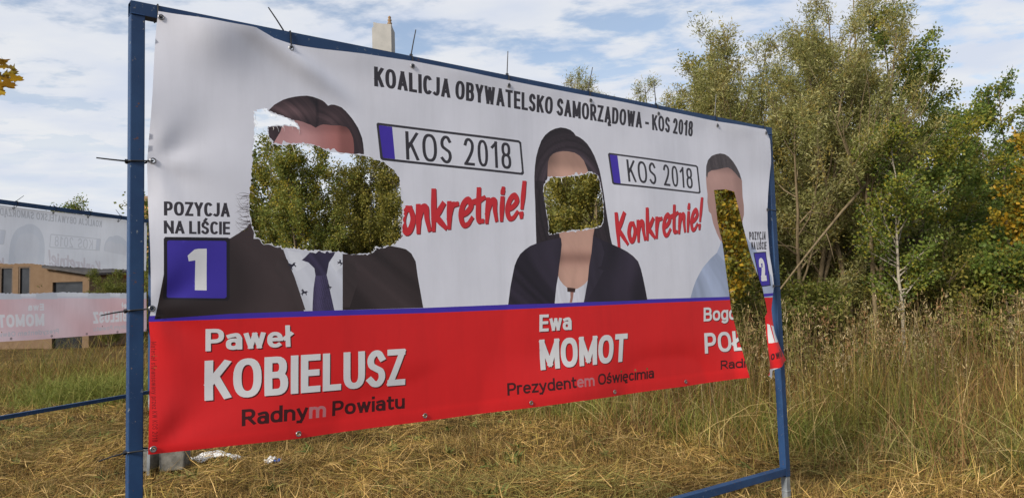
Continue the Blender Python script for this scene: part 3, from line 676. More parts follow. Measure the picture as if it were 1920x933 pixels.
def text_strokes(text, ratio, w, gap=0.17, space=0.26, hw=None):
    """strokes of a line of text with cap height 1 and total width ratio; w stroke weight"""
    hw = hw or w
    nat = 0.0; fixed = 0.0
    for i, ch in enumerate(text):
        if ch == ' ': nat += space
        else: nat += GLYPH[ch][0]; fixed += w
        if i < len(text) - 1: nat += gap * 0.5; fixed += gap * 0.25
    cw = max(0.15, (ratio - fixed) / nat)
    x = 0.0; out = []; spans = []
    for i, ch in enumerate(text):
        x0 = x
        if ch == ' ':
            x += space * cw
        else:
            W, st = GLYPH[ch]
            gw = W * cw
            X = lambda q: x + w / 2 + q * gw
            Y = lambda q: hw / 2 + q * (1 - hw)
            for s in st:
                if s[0] == 'ring':
                    _, cx, cy, rx, ry = s
                    a = arc(X(cx), Y(cy), rx * gw + w / 2, ry * (1 - hw) + hw / 2, 0, 360, 28, 2.4)[:-1]
                    b = arc(X(cx), Y(cy), rx * gw - w / 2, ry * (1 - hw) - hw / 2, 0, 360, 28, 2.4)[:-1]
                    out.append([a, b])
                else:
                    sq = w / hw                       # horizontals are hw thick, stems w
                    pts = [(X(px), Y(py) * sq) for px, py in s]
                    lo = -0.02 if min(p[1] for p in s) >= 0 else -9
                    hi = 1.02 if max(p[1] for p in s) <= 1 else 9
                    for piece in split_sharp(pts):
                        pl = stroke_poly(piece, w, True)[0]
                        a_, b_ = (0.0 if lo > -1 else -9), (1.0 if hi < 2 else 9)
                        out.append([[(qx, min(max(qy / sq, a_), b_)) for qx, qy in pl]])
            x += gw + w
        spans.append((x0, x, len(out)))
        if i < len(text) - 1: x += gap * 0.5 * cw + gap * 0.25
    return out, x, spans


BRUSH = [  # the handwritten slogan: letter strokes in a line of cap height 1
    ('K', 0.46, [[(0.10, 1.0), (0.06, 0.5), (0.0, -0.05)], [(0.95, 0.98), (0.5, 0.68), (0.12, 0.46)], [(0.2, 0.48), (0.55, 0.25), (1.0, -0.02)]]),
    ('o', 0.38, [[(0.7, 0.60), (0.35, 0.58), (0.05, 0.30), (0.25, 0.03), (0.65, 0.06), (0.95, 0.32), (0.78, 0.58), (0.55, 0.60)]]),
    ('n', 0.40, [[(0.12, 0.62), (0.08, 0.3), (0.02, 0.0)], [(0.06, 0.25), (0.4, 0.56), (0.75, 0.58), (0.80, 0.3), (0.95, 0.02)]]),
    ('k', 0.42, [[(0.14, 1.0), (0.08, 0.5), (0.0, 0.0)], [(0.85, 0.62), (0.45, 0.42), (0.08, 0.28)], [(0.2, 0.34), (0.55, 0.18), (0.98, 0.0)]]),
    ('r', 0.30, [[(0.12, 0.62), (0.08, 0.3), (0.02, 0.0)], [(0.06, 0.25), (0.4, 0.56), (0.98, 0.60)]]),
    ('e', 0.40, [[(0.10, 0.27), (0.6, 0.34), (0.98, 0.50), (0.72, 0.69), (0.28, 0.58), (0.02, 0.28), (0.22, 0.0), (0.65, -0.02), (1.0, 0.12)]]),
    ('t', 0.32, [[(0.46, 0.95), (0.40, 0.4), (0.46, 0.06), (0.85, 0.02)], [(0.0, 0.62), (0.45, 0.64), (1.0, 0.70)]]),
    ('n', 0.40, [[(0.12, 0.62), (0.08, 0.3), (0.02, 0.0)], [(0.06, 0.25), (0.4, 0.56), (0.75, 0.58), (0.80, 0.3), (0.95, 0.02)]]),
    ('i', 0.14, [[(0.55, 0.62), (0.45, 0.3), (0.4, 0.0)], [(0.6, 0.84), (0.68, 0.92)]]),
    ('e', 0.40, [[(0.10, 0.27), (0.6, 0.34), (0.98, 0.50), (0.72, 0.69), (0.28, 0.58), (0.02, 0.28), (0.22, 0.0), (0.65, -0.02), (1.0, 0.12)]]),
    ('!', 0.16, [[(0.85, 1.06), (0.65, 0.6), (0.5, 0.30)], [(0.36, 0.06), (0.38, 0.0)]]),
]


def brush_strokes(w=0.172):
    out = []; x = 0.0
    for ch, W, st in BRUSH:
        for s in st:
            pts = smooth([(x + px * W, py) for px, py in s], 5)
            full = stroke_poly(pts, w, True, None, lambda t: 0.82 + 0.3 * math.sin(3.0 * t + 0.4))[0]
            n = len(full) // 2                       # left side then right side reversed: cut into short overlapping pieces
            for a in range(0, n - 1, 4):
                b = min(a + 5, n)
                out.append([full[a:b] + full[2 * n - b:2 * n - a]])
        x += W + 0.135
    return out, x - 0.135


def to_quad(strokes, W, quad, slant=0.0):
    BL, BR, TR, TL = [np.array(p) for p in quad]
    r = []
    for loops in strokes:
        nl = []
        for l in loops:
            q = []
            for x, y in l:
                s = (x + slant * y) / W
                b = BL + (BR - BL) * s; t = TL + (TR - TL) * s
                q.append(tuple(b + (t - b) * y))
            nl.append(q)
        r.append(nl)
    return r


def quad_ratio(quad):
    BL, BR, TR, TL = [np.array(p) for p in quad]
    return (np.hypot(*(BR - BL)) + np.hypot(*(TR - TL))) / (np.hypot(*(TL - BL)) + np.hypot(*(TR - BR)))


# ---------------------------------------------------------------- banner frame of blue square tube
def hollow(mb, o, length, side, up, size, wall=0.004):
    """open square tube from o along length (vector); side and up are unit vectors across it"""
    o, ln, sd, u = Vector(o), Vector(length), Vector(side), Vector(up)
    ring = []
    for inset in (0.0, wall):
        for a, b in ((0, 0), (1, 0), (1, 1), (0, 1)):
            ring.append(o + sd * (inset + a * (size - 2 * inset)) + u * (inset + b * (size - 2 * inset)))
    V = ring + [p + ln for p in ring]
    F = []
    for k in range(4):
        k2 = (k + 1) % 4
        F += [(k, k2, 8 + k2, 8 + k), (4 + k2, 4 + k, 12 + k, 12 + k2), (k2, k, 4 + k, 4 + k2), (8 + k, 8 + k2, 12 + k2, 12 + k)]
    if sd.cross(u).dot(ln) > 0: F = [f[::-1] for f in F]
    F = [f[::-1] for f in F]
    return mb.add(V, F)


class Panel:
    """a frame's own axes: u along the rail from its first post, n out of the printed side, z up"""
    def __init__(s, O, d):
        s.O = Vector(O); s.d = Vector(d).normalized(); s.n = Vector((s.d.y, -s.d.x, 0))

    def p(s, u, n, z): return s.O + s.d * u + s.n * n + Vector((0, 0, z))


T_ = 0.060


def make_frame(P, W, z_top, z_low, label, sink=0.12):
    root = empty('banner_frame', tuple(P.p(W / 2, 0, 0)))
    Z = Vector((0, 0, 1))
    r = hollow(MB(), P.p(0, -T_, z_top - T_), P.d * W, P.n, Z, T_).build('top_rail', M['paint'], root)
    for u in (0.0, W - T_):
        mb = MB().prism(P.p(u, -T_, z_low - T_ - 0.012), P.d * T_, P.n * T_, Z * (z_top - T_ - 0.001 - (z_low - T_ - 0.012)))
        bevel(mb.build('post', M['paint'], root), 0.004)
        f = MB().prism(P.p(u + 0.004, -T_ + 0.004, -sink), P.d * (T_ - 0.008), P.n * (T_ - 0.008), Z * (z_low - T_ - 0.013 + sink))
        f.prism(P.p(u + 0.001, -T_ + 0.001, z_low - T_ - 0.135), P.d * (T_ - 0.002), P.n * (T_ - 0.002), Z * 0.012)
        bevel(f.build('foot', M['galv'], root), 0.003)
        # weld bead under the top rail
        w = MB()
        w.tube([P.p(u + 0.002, 0.001, z_top - T_), P.p(u + T_ - 0.002, 0.001, z_top - T_)], 0.004, 5)
        w.build('weld', M['paint'], root)
    mb = MB().prism(P.p(T_ + 0.001, -T_, z_low - T_), P.d * (W - 2 * T_ - 0.002), P.n * T_, Z * T_)
    bevel(mb.build('bottom_rail', M['paint'], root), 0.004)
    tag(root, label, 'banner frame', 'blue banner frames')
    return root


PA = Panel((-1.67679, 3.26175, 0), (0.794657, 0.607059, 0))
WA, ZTA, ZLA = 4.9184, 3.1441, 0.3213
make_frame(PA, WA, ZTA, ZLA, 'large blue square-tube steel frame holding the red and white banner in front')
_e = Vector((-math.sin(0.255674), -math.cos(0.255674), 0))
PB = Panel((-6.63684, 13.67529, 0), _e)
WB, ZTB, ZLB = 4.95, 3.4249, 0.3315
make_frame(PB, WB, ZTB, ZLB, 'blue steel frame further left, holding the pale banner seen from behind')

# ---------------------------------------------------------------- the torn banner
def vnoise(x, seed=0):
    """smooth 1-D value noise, 0..1"""
    x = np.asarray(x, float); k = np.floor(x); f = x - k; f = f * f * (3 - 2 * f)
    h = lambda n: (np.sin((n + seed * 17.3) * 127.1) * 43758.5453) % 1.0
    return h(k) * (1 - f) + h(k + 1) * f


def rough_loop(loop, step, amp, seed, grow=0.0, grow_amp=0.0, skip=None):
    """fray an outline; grow pushes it outwards by a varying amount"""
    r = np.random.default_rng(seed)
    L = np.array(subdivide(loop, step))
    t = np.roll(L, -1, 0) - np.roll(L, 1, 0)
    t /= np.maximum(np.hypot(t[:, 0], t[:, 1]), 1e-9)[:, None]
    nrm = np.stack([t[:, 1], -t[:, 0]], 1)
    area = 0.5 * np.sum(L[:, 0] * np.roll(L[:, 1], -1) - np.roll(L[:, 0], -1) * L[:, 1])
    if area < 0: nrm = -nrm
    lump = 0.25 + 2.6 * vnoise(np.arange(len(L)) * 0.11, seed) ** 3
    k = r.normal(0, amp, len(L)) + grow + grow_amp * lump * np.abs(r.normal(0, 1, len(L)))
    return [tuple(p) for p in L + nrm * k[:, None]]


def sstep(a, b, x): 
    t = np.clip((x - a) / (b - a), 0, 1)
    return t * t * (3 - 2 * t)


def wave_a(u, v):
    """out-of-plane shape of the hanging vinyl, metres towards the viewer"""
    u = np.asarray(u, float); v = np.asarray(v, float)
    w = 0.010 * np.sin(2.1 * u + 0.8) * np.sin(np.pi * np.clip((v - 1.1) / 2.0, 0, 1))
    w = w + 0.0035 * np.sin(4.2 * u + 2.4 * v) + 0.0012 * np.sin(9.0 * u - 4.0 * v + 1.0)
    # slack fold running down from the second tie of the top rail
    a = np.array([0.50, 3.13]); b = np.array([1.05, 2.83]); d = (b - a) / np.hypot(*(b - a)); n = np.array([-d[1], d[0]])
    s = (u - a[0]) * d[0] + (v - a[1]) * d[1]; q = (u - a[0]) * n[0] + (v - a[1]) * n[1]
    w = w + 0.030 * np.exp(-(q / 0.055) ** 2) * sstep(-0.15, 0.05, s) * (1 - sstep(0.30, 0.72, s))
    w = w + 0.040 * np.exp(-((u - 0.36) / 0.17) ** 2) * np.exp(-((v - 3.08) / 0.16) ** 2)
    # scallops between the ties along the top
    ev = [0.122, 0.726, 1.432, 2.113, 2.80, 3.476, 4.161, 4.80]
    for i in range(1, 7):
        c = 0.5 * (ev[i] + ev[i + 1])
        w = w + 0.010 * np.exp(-((u - c) / 0.2) ** 2) * np.exp(-((3.10 - v) / 0.10) ** 2)
    # pull folds fanning out from the left ties
    for vy in (2.42, 1.765, 1.155):
        r = np.hypot(u - 0.09, v - vy); an = np.arctan2(v - vy, u - 0.09 + 1e-6)
        w = w + 0.010 * np.cos(5.0 * an) * np.exp(-r / 0.22) * sstep(0.02, 0.16, r)
    w = w + 0.012 * np.sin(9.0 * (v - 1.1)) * np.exp(-np.abs(u - 0.075) / 0.12)
    # the freed bottom edge and the ragged strip by the far post
    w = w + 0.025 * sstep(1.45, 1.12, v) * np.sin(3.0 * u + 0.6)
    st = sstep(4.30, 4.72, u)
    w = w + st * (0.005 * np.sin(11 * v) + 0.02 * sstep(2.3, 1.7, v) + 0.012 * sstep(1.62, 1.42, v) * np.sin(30 * (u - 4.70) + 5 * v) + 0.010 * sstep(1.40, 1.14, v))
    w = w + 0.03 * sstep(4.18, 4.36, u) * sstep(1.9, 1.1, v) * (1 - st)
    return np.maximum(w + 0.012, 0.005)


def surf_a(uv, layer):
    u, v = uv[:, 0], uv[:, 1]
    w = wave_a(u, v) + layer * 0.0016
    O = np.array(PA.O); d = np.array(PA.d); n = np.array(PA.n)
    return O + u[:, None] * d + w[:, None] * n + v[:, None] * np.array([0, 0, 1.0])


def surf_b(uv, layer):
    u, v = uv[:, 0], uv[:, 1]
    w = 0.012 * np.sin(2.3 * u + 1.0) + 0.006 * np.sin(6 * u + 3 * v) + 0.02 * np.exp(-((v - 2.52) / 0.12) ** 2) * np.sin(4 * u) + 0.012 + layer * 0.003
    O = np.array(PB.O); d = np.array(PB.d); n = np.array(PB.n)
    return O + u[:, None] * d + w[:, None] * n + v[:, None] * np.array([0, 0, 1.0])


HOLE_A = rough_loop(SHAPE['hole_a'], 0.012, 0.0028, 3)
HOLE_B = rough_loop(SHAPE['hole_b'], 0.014, 0.0030, 4)
RIM_A = rough_loop(SHAPE['hole_a'], 0.012, 0.001, 5, 0.0025, 0.007)
RIM_B = rough_loop(SHAPE['hole_b'], 0.014, 0.001, 6, 0.0025, 0.006)
OUT = SHAPE['outline']
E_ALL = [p for k in ('top', 'left', 'bottom', 'right') for p in EYELET[k]]


def circle(c, r, n=12): return [(c[0] + r * math.cos(2 * math.pi * i / n), c[1] + r * math.sin(2 * math.pi * i / n)) for i in range(n)]


WHITE = (0.755, 0.765, 0.845)
banner = empty('election_banner', tuple(PA.p(2.4, 0.01, 1.1)))
tag(banner, 'large red and white vinyl election banner with the portrait faces torn out', 'banner', 'printed banners')


def sheet_colour(uv):
    u, v = uv[:, 0], uv[:, 1]
    c = np.tile(np.array(WHITE), (len(uv), 1))
    g = 0.5 + 0.5 * np.sin(1.7 * u + 2.3 * v + 1.2 * np.sin(3.1 * u - 2 * v))
    return c * (0.965 + 0.035 * g)[:, None]


def islands(fo, n):
    """face index groups that hang together"""
    lab = np.arange(n)
    while True:
        m = lab[fo].min(1)
        new = lab.copy()
        for k in range(3): np.minimum.at(new, fo[:, k], m)
        new = new[new]
        if (new == lab).all(): break
        lab = new
    g = lab[fo[:, 0]]
    return [np.where(g == q)[0] for q in np.unique(g)]


ART = []


def put(name, strokes, colour, layer, holes=(RIM_A, RIM_B), keep=OUT, surf=surf_a, parent=banner, step=0.03, grid=0.04, back=False, mat='vinyl', whole=False):
    """a printed patch; on the front banner all patches are collected and cut out of one common sheet"""
    ART.append((name, strokes, colour, abs(layer), step, grid, whole))


def emit(name, vo, fo, c, surf, layer, parent, mat, whole):
    o = None
    for ids in ([np.arange(len(fo))] if whole else islands(fo, len(vo))):
        f = fo[ids]
        if len(f) < 4 and len(fo) > 20: continue
        used = np.unique(f)
        mp = np.zeros(len(vo), int); mp[used] = np.arange(len(used))
        o = obj(name, new_mesh(name, surf(vo[used], layer), mp[f], c[used], smooth=True), M[mat], parent)
    if whole and o: o['kind'] = 'stuff'
    return o


def flush_art(OUT, real, rims, surf, sheet, parent, mat, pitch_=0.025):
    """one triangulation of the whole banner; every triangle goes to the topmost patch printed there"""
    V = []; E = []

    def loop(l, step):
        b = len(V); l = subdivide(l, step)
        V.extend(Vector(p) for p in l); E.extend((b + i, b + (i + 1) % len(l)) for i in range(len(l)))
    loop(OUT, 0.02)
    for h in real + rims: loop(h, 0.03)
    G = []
    for name, strokes, colour, layer, step, grid, whole in ART:
        for loops in strokes:
            for l in loops: loop(l, step)
        if grid and grid < 0.025:
            al = np.concatenate([np.asarray(l, float) for ls in strokes for l in ls]); lo = al.min(0); hi = al.max(0)
            g = np.stack([a.ravel() for a in np.meshgrid(np.arange(lo[0], hi[0], grid), np.arange(lo[1], hi[1], grid))], 1)
            G.append(g[in_strokes(g, strokes)])
    o_ = np.array(OUT); lo = o_.min(0); hi = o_.max(0)
    G.append(np.stack([a.ravel() for a in np.meshgrid(np.arange(lo[0], hi[0], pitch_), np.arange(lo[1], hi[1], pitch_))], 1))
    G = np.concatenate(G)
    G = G[inside(G, OUT)]
    V.extend(Vector(p) for p in G)
    vo, _, fo, *_ = delaunay_2d_cdt(V, E, [], 0, 1e-5)
    vo = np.array([tuple(p) for p in vo]); fo = np.array([tuple(f) for f in fo if len(f) == 3])
    ar = (vo[fo[:, 1], 0] - vo[fo[:, 0], 0]) * (vo[fo[:, 2], 1] - vo[fo[:, 0], 1]) - (vo[fo[:, 1], 1] - vo[fo[:, 0], 1]) * (vo[fo[:, 2], 0] - vo[fo[:, 0], 0])
    fo[ar < 0] = fo[ar < 0][:, ::-1]
    fo = fo[np.abs(ar) > 1e-10]
    cen = vo[fo].mean(1)
    k = inside(cen, OUT)
    for h in real: k &= ~inside(cen, h)
    fo = fo[k]; cen = cen[k]
    own = np.full(len(fo), -1)
    inked = np.ones(len(cen), bool)
    for h in rims: inked &= ~inside(cen, h)
    for i in sorted(range(len(ART)), key=lambda q: (ART[q][3], q)):
        own[in_strokes(cen, ART[i][1]) & inked] = i
    c = sheet(vo)
    emit('vinyl_sheet', vo, fo[own == -1], c, surf, 0, parent, mat, True).pop('kind', None)
    for i, (name, strokes, colour, layer, step, grid, whole) in enumerate(ART):
        f = fo[own == i]
        if not len(f): continue
        used = np.unique(f); mp = np.zeros(len(vo), int); mp[used] = np.arange(len(used))
        v2 = vo[used]
        c = colour(v2) if callable(colour) else np.tile(np.array(colour, float), (len(v2), 1))
        emit(name, v2, mp[f], c, surf, 0, parent, mat, whole)
    ART.clear()



RED = (0.72, 0.016, 0.018); BLUE = (0.058, 0.030, 0.40); INK = (0.040, 0.036, 0.046); CLOTH = (0.036, 0.025, 0.026)
E_HOLES = [RIM_A, RIM_B] + [circle(p, 0.014) for p in E_ALL]


def hem_red(uv):
    c = np.tile(np.array(RED), (len(uv), 1))
    return c * (1 + 0.10 * np.exp(-((uv[:, 1] - 1.16) / 0.015) ** 2))[:, None]


put('red_field', [[SHAPE['red_field']]], hem_red, 1)
put('blue_strip', [[SHAPE['blue_strip']]], BLUE, 2)

# --- portrait on the left: jacket, shirt, tie, hair, forehead
def cloth(base, fold=0.35, f=(9, 5), edge=None):
    b = np.array(base)
    def fn(uv):
        u, v = uv[:, 0], uv[:, 1]
        q = f[0] * u + f[1] * v + 1.6 * np.sin(5 * v + 2 * u)
        k = 1 + fold * (vnoise(q, 3) - 0.45) + fold * 0.6 * (vnoise(2.7 * q + 4 * v, 5) - 0.5)
        return b * np.clip(k, 0.4, 2)[:, None]
    return fn


p1 = lambda n: [[SHAPE[n]]]
put('shirt', p1('shirt'), cloth((0.66, 0.68, 0.76), 0.22, (16, 9)), 1, grid=0.015)
put('jacket', p1('jacket_left'), cloth(CLOTH, 1.0, (6, 4)), 2, grid=0.02)
put('jacket', p1('jacket_right'), cloth(CLOTH, 1.0, (6, 4)), 2, grid=0.02)
# lapels and collar wings
put('jacket_lapel', [[[(0.655, 2.00), (0.70, 1.985), (0.735, 1.90), (0.79, 1.735), (0.76, 1.735), (0.695, 1.84), (0.655, 1.86), (0.675, 1.885), (0.635, 1.93)]]], cloth((0.050, 0.036, 0.037), 0.3, (12, 8)), 3, grid=0.02)
put('jacket_lapel', [[[(0.995, 2.01), (1.05, 2.03), (1.075, 1.93), (1.045, 1.90), (1.085, 1.885), (1.03, 1.742), (0.993, 1.742)]]], cloth((0.050, 0.036, 0.037), 0.3, (12, 8)), 3, grid=0.02)
put('shirt_collar', [[[(0.70, 2.03), (0.765, 2.02), (0.80, 1.955), (0.745, 1.925), (0.715, 1.975)]]], cloth((0.74, 0.76, 0.83), 0.1, (20, 9)), 2, grid=0.02)
put('shirt_collar', [[[(0.935, 2.03), (0.99, 2.03), (0.992, 1.95), (0.955, 1.925), (0.925, 1.965)]]], cloth((0.74, 0.76, 0.83), 0.1, (20, 9)), 2, grid=0.02)


def tie_colour(uv):
    u, v = uv[:, 0], uv[:, 1]
    k = ((np.floor(u / 0.006) + np.floor(v / 0.006)) % 2) * 0.5
    return np.array((0.052, 0.042, 0.098)) * (0.75 + k + 0.5 * np.exp(-((u - 0.86) / 0.02) ** 2))[:, None]


put('necktie', p1('tie'), tie_colour, 3, step=0.02, grid=0.006)
put('necktie_knot', p1('tie_knot'), lambda uv: np.array((0.040, 0.032, 0.074)) * (0.7 + 0.6 * vnoise(uv[:, 0] * 40 + uv[:, 1] * 30))[:, None], 4, step=0.02, grid=0.01)
HORSE = [(0, 0), (0.12, 0.02), (0.22, 0.30), (0.42, 0.34), (0.62, 0.30), (0.66, 0.02), (0.78, 0.0), (0.80, 0.32), (0.92, 0.52), (1.12, 0.36), (1.02, 0.56), (0.84, 0.66), (0.56, 0.62), (0.42, 0.70), (0.36, 0.90), (0.22, 1.06), (0.16, 0.94), (-0.06, 0.84), (0.0, 0.74), (0.14, 0.74), (0.12, 0.52), (-0.02, 0.40), (-0.18, 0.42), (-0.16, 0.30), (0.04, 0.28)]
for (hx, hy), sz, rot in (((0.772, 1.805), 0.032, 0.1), ((0.724, 1.932), 0.036, 0.7), ((0.964, 1.965), 0.028, -0.5), ((0.905, 1.838), 0.024, -0.2)):
    c, s = math.cos(rot), math.sin(rot)
    put('horse_motif', [[[(hx + sz * (c * x - s * y), hy + sz * (s * x + c * y)) for x, y in HORSE]]], (0.03, 0.028, 0.05), 5, grid=None)


def hair_a(uv):
    u, v = uv[:, 0], uv[:, 1]
    part = 0.868
    lf = u < part
    q = np.where(lf, np.hypot((u - 0.60) * 0.9, v - 2.58) * 42 + 3 * (u - 0.6), np.hypot((u - 0.86) * 1.25, v - 2.50) * 40)
    n = vnoise(q, 1) * 0.6 + vnoise(q * 2.9, 2) * 0.4
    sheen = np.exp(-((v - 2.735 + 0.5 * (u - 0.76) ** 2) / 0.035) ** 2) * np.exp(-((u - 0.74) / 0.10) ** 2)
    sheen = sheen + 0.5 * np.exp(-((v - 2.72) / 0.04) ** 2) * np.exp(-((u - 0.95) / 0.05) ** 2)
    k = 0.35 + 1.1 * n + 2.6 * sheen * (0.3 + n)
    k = k * np.where(np.abs(u - part) < 0.006, 0.6, 1)
    return np.array((0.046, 0.027, 0.028)) * k[:, None] + np.array((0.0, 0.002, 0.006))


def skin_a(uv):
    u, v = uv[:, 0], uv[:, 1]
    t = sstep(0.74, 1.0, u)[:, None]
    c = np.array((0.56, 0.30, 0.30)) * (1 - t) + np.array((0.43, 0.165, 0.15)) * t
    k = 1 + 0.14 * np.exp(-((u - 0.80) / 0.08) ** 2 - ((v - 2.60) / 0.06) ** 2) - 0.30 * sstep(2.615, 2.665, v - 0.12 * np.abs(u - 0.84)) - 0.35 * sstep(0.965, 1.01, u) - 0.25 * sstep(0.64, 0.60, u)
    k = k + 0.05 * (vnoise(u * 45 + v * 31) - 0.5)
    return c * k[:, None]


put('forehead', p1('skin_a'), skin_a, 1, grid=0.014)
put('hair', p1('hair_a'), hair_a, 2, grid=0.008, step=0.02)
rr = random.Random(5)
st = []
for i in range(48):
    y0 = 2.09 + 0.20 * rr.random(); ln = 0.02 + 0.06 * rr.random()
    a = [(0.545, y0), (0.525, y0 + 0.004), (0.525 - ln * 0.6, y0 + 0.012 * rr.uniform(-1, 1)), (0.525 - ln, y0 + 0.03 * rr.uniform(-1, 1.3))]
    st.append(stroke_poly(smooth(a, 3), 0.0032, False, None, lambda t: 1.1 - t))
put('hair_wisp', st, (0.055, 0.036, 0.038), 3, grid=None, step=0.05, whole=True)

# --- portrait in the middle
def skin_b(uv):
    u, v = uv[:, 0], uv[:, 1]
    c = np.array((0.62, 0.37, 0.29))
    uc = 2.62
    k = 1 + 0.10 * np.exp(-((u - 2.60) / 0.10) ** 2 - ((v - 2.54) / 0.07) ** 2)
    k = k - 0.42 * np.exp(-((v - 2.015) / 0.040) ** 2) - 0.30 * sstep(0.10, 0.22, np.abs(u - uc - 0.02)) - 0.35 * sstep(2.56, 2.64, v)
    k = k + 0.10 * np.exp(-((v - 1.88) / 0.05) ** 2) * np.exp(-((u - 2.62) / 0.07) ** 2)
    k = k - 0.10 * np.exp(-((u - 2.60 - 0.25 * (v - 1.9)) / 0.018) ** 2) * sstep(2.02, 1.86, v)
    k = k + 0.04 * (vnoise(u * 40 + v * 33) - 0.5)
    r = c * np.clip(k, 0.3, 1.3)[:, None]
    r[:, 1:] *= (1 - 0.08 * np.exp(-((v - 2.015) / 0.05) ** 2))[:, None]
    return r


def hair_b(uv):
    u, v = uv[:, 0], uv[:, 1]
    q = np.where(v > 2.45, np.hypot((u - 2.62) * 1.1, (v - 2.40)) * 70, (u + 0.06 * np.sin(6 * v)) * 75)
    n = vnoise(q, 7) * 0.6 + vnoise(q * 2.6, 8) * 0.4
    sheen = np.exp(-((np.hypot((u - 2.60) * 1.1, v - 2.42) - 0.29) / 0.04) ** 2) * (v > 2.5)
    return np.array((0.026, 0.018, 0.023)) * (0.45 + 1.1 * n + 2.2 * sheen * n)[:, None]


put('neck_and_face', p1('skin_b'), skin_b, 1, grid=0.014)
put('blouse', p1('blouse'), cloth((0.68, 0.69, 0.76), 0.28, (38, 6)), 2, grid=0.012)
put('skin_gap', p1('slit'), (0.40, 0.20, 0.16), 3)
put('brooch', p1('brooch'), (0.05, 0.022, 0.018), 4)
put('hair', p1('hair_b'), hair_b, 3, grid=0.010)
put('jacket', p1('jacket_b'), cloth((0.029, 0.022, 0.038), 1.0, (7, 5)), 4, grid=0.02)
put('jacket', p1('jacket_b2'), cloth((0.029, 0.022, 0.038), 1.0, (7, 5)), 4, grid=0.02)
put('jacket_lapel', p1('lapel_b'), cloth((0.036, 0.028, 0.047), 0.35, (12, 7)), 5, grid=0.02)

# --- portrait beside the far post
def skin_c(uv):
    u, v = uv[:, 0], uv[:, 1]
    c = np.array((0.52, 0.31, 0.27))
    k = 1 + 0.12 * np.exp(-((u - 4.12) / 0.08) ** 2 - ((v - 2.64) / 0.06) ** 2) - 0.28 * sstep(0.14, 0.26, np.abs(u - 4.16)) - 0.30 * sstep(2.68, 2.74, v) + 0.05 * (vnoise(u * 42 + v * 30) - 0.5)
    return c * k[:, None]


def hair_c(uv):
    n = vnoise(uv[:, 0] * 90 + uv[:, 1] * 25, 9) * 0.6 + vnoise(uv[:, 0] * 210 - uv[:, 1] * 60, 4) * 0.4
    return np.array((0.085, 0.068, 0.072)) * (0.5 + 0.9 * n)[:, None]


put('face', p1('skin_c'), skin_c, 2, grid=0.016)
put('hair', p1('hair_c'), hair_c, 3, grid=0.010, step=0.02)
put('shirt', p1('shirt_c'), cloth((0.40, 0.47, 0.64), 0.30, (10, 6)), 1, grid=0.02)
put('shirt_collar', p1('collar_c'), (0.46, 0.53, 0.70), 3)

# --- plates, boxes and lettering
def line(key, text=None, w=0.2, colour=INK, layer=3, name='letter', gap=0.17, space=0.3, shadow=None, parts=None, surf=surf_a, parent=banner, off=(0, 0), back=False, holes=(RIM_A, RIM_B), keep=OUT, hw=None, mat='vinyl'):
    q = [(p[0] + off[0], p[1] + off[1]) for p in LINE[key]]
    st, W, spans = text_strokes(text or key, quad_ratio(q), w, gap, space, hw)
    if shadow:
        q2 = [(p[0] + 0.006, p[1] - 0.006) for p in q]
        put('letter_shadow', to_quad(st, W, q2), shadow, layer - 1, holes, keep, surf, parent, 0.03, None, back, mat)
    if parts:
        a, b = parts; k0 = spans[a - 1][2] if a else 0; k1 = spans[b - 1][2]
        put('pale_letter', to_quad(st[k0:k1], W, q), (0.55, 0.20, 0.22), layer, holes, keep, surf, parent, 0.03, None, back, mat)
        st = st[:k0] + st[k1:]
    return put(name, to_quad(st, W, q), colour, layer, holes, keep, surf, parent, 0.03, None, back, mat)


line('KOALICJA OBYWATELSKO SAMORZĄDOWA - KOS 2018', w=0.205, gap=0.15, space=0.32, hw=0.155)
for k in ('plate1', 'plate2'):
    put('plate_border', [[SHAPE[k + '_out'], SHAPE[k + '_in']]], INK, 2, grid=None)
    put('plate_band', [[SHAPE[k + '_blue']]], BLUE, 4, grid=None)
    line(k, 'KOS 2018', 0.130, INK, 4, gap=0.26, space=0.40, hw=0.105)
bs, bw = brush_strokes()
for k in ('slogan1', 'slogan2'):
    q2 = [(p[0] + 0.005, p[1] - 0.005) for p in LINE[k]]
    put('slogan_letter_shadow', to_quad(bs, bw, q2), (0.16, 0.02, 0.025), 1, grid=None, step=0.03)
    put('slogan_letter', to_quad(bs, bw, LINE[k]), (0.62, 0.028, 0.038), 2, grid=None, step=0.03)
line('POZYCJA', w=0.215, colour=INK, gap=0.12, hw=0.17)
line('NA LIŚCIE', w=0.215, colour=INK, gap=0.12, hw=0.17)
put('number_box', p1('box1_black'), (0.014, 0.012, 0.018), 3, grid=0.02, step=0.02)
put('number_panel', p1('box1_blue'), (0.050, 0.032, 0.36), 4, grid=0.02, step=0.02)
put('number_one', p1('digit1'), (0.76, 0.76, 0.78), 5)
put('number_box', p1('box2_black'), (0.014, 0.012, 0.018), 3)
put('number_panel', p1('box2_blue'), (0.050, 0.032, 0.36), 4)
line('2', w=0.24, colour=(0.76, 0.76, 0.78), layer=5)
line('POZYCJA2', 'POZYCJA', 0.17, INK, 3)
line('NA LIŚCIE2', 'NA LIŚCIE', 0.17, INK, 3)
DK = (0.10, 0.006, 0.007); LIGHT = (0.76, 0.76, 0.77); DARKT = (0.050, 0.008, 0.010)
line('Paweł', w=0.235, colour=LIGHT, layer=4, shadow=DK, gap=0.11, hw=0.175)
line('KOBIELUSZ', w=0.205, gap=0.12, colour=LIGHT, layer=4, shadow=DK, hw=0.165)
line('Radnym Powiatu', w=0.235, colour=DARKT, layer=3, parts=(5, 6), gap=0.10, hw=0.18)
line('Ewa', w=0.235, colour=LIGHT, layer=4, shadow=DK, gap=0.11, hw=0.175)
line('MOMOT', w=0.215, gap=0.11, colour=LIGHT, layer=4, shadow=DK, hw=0.19)
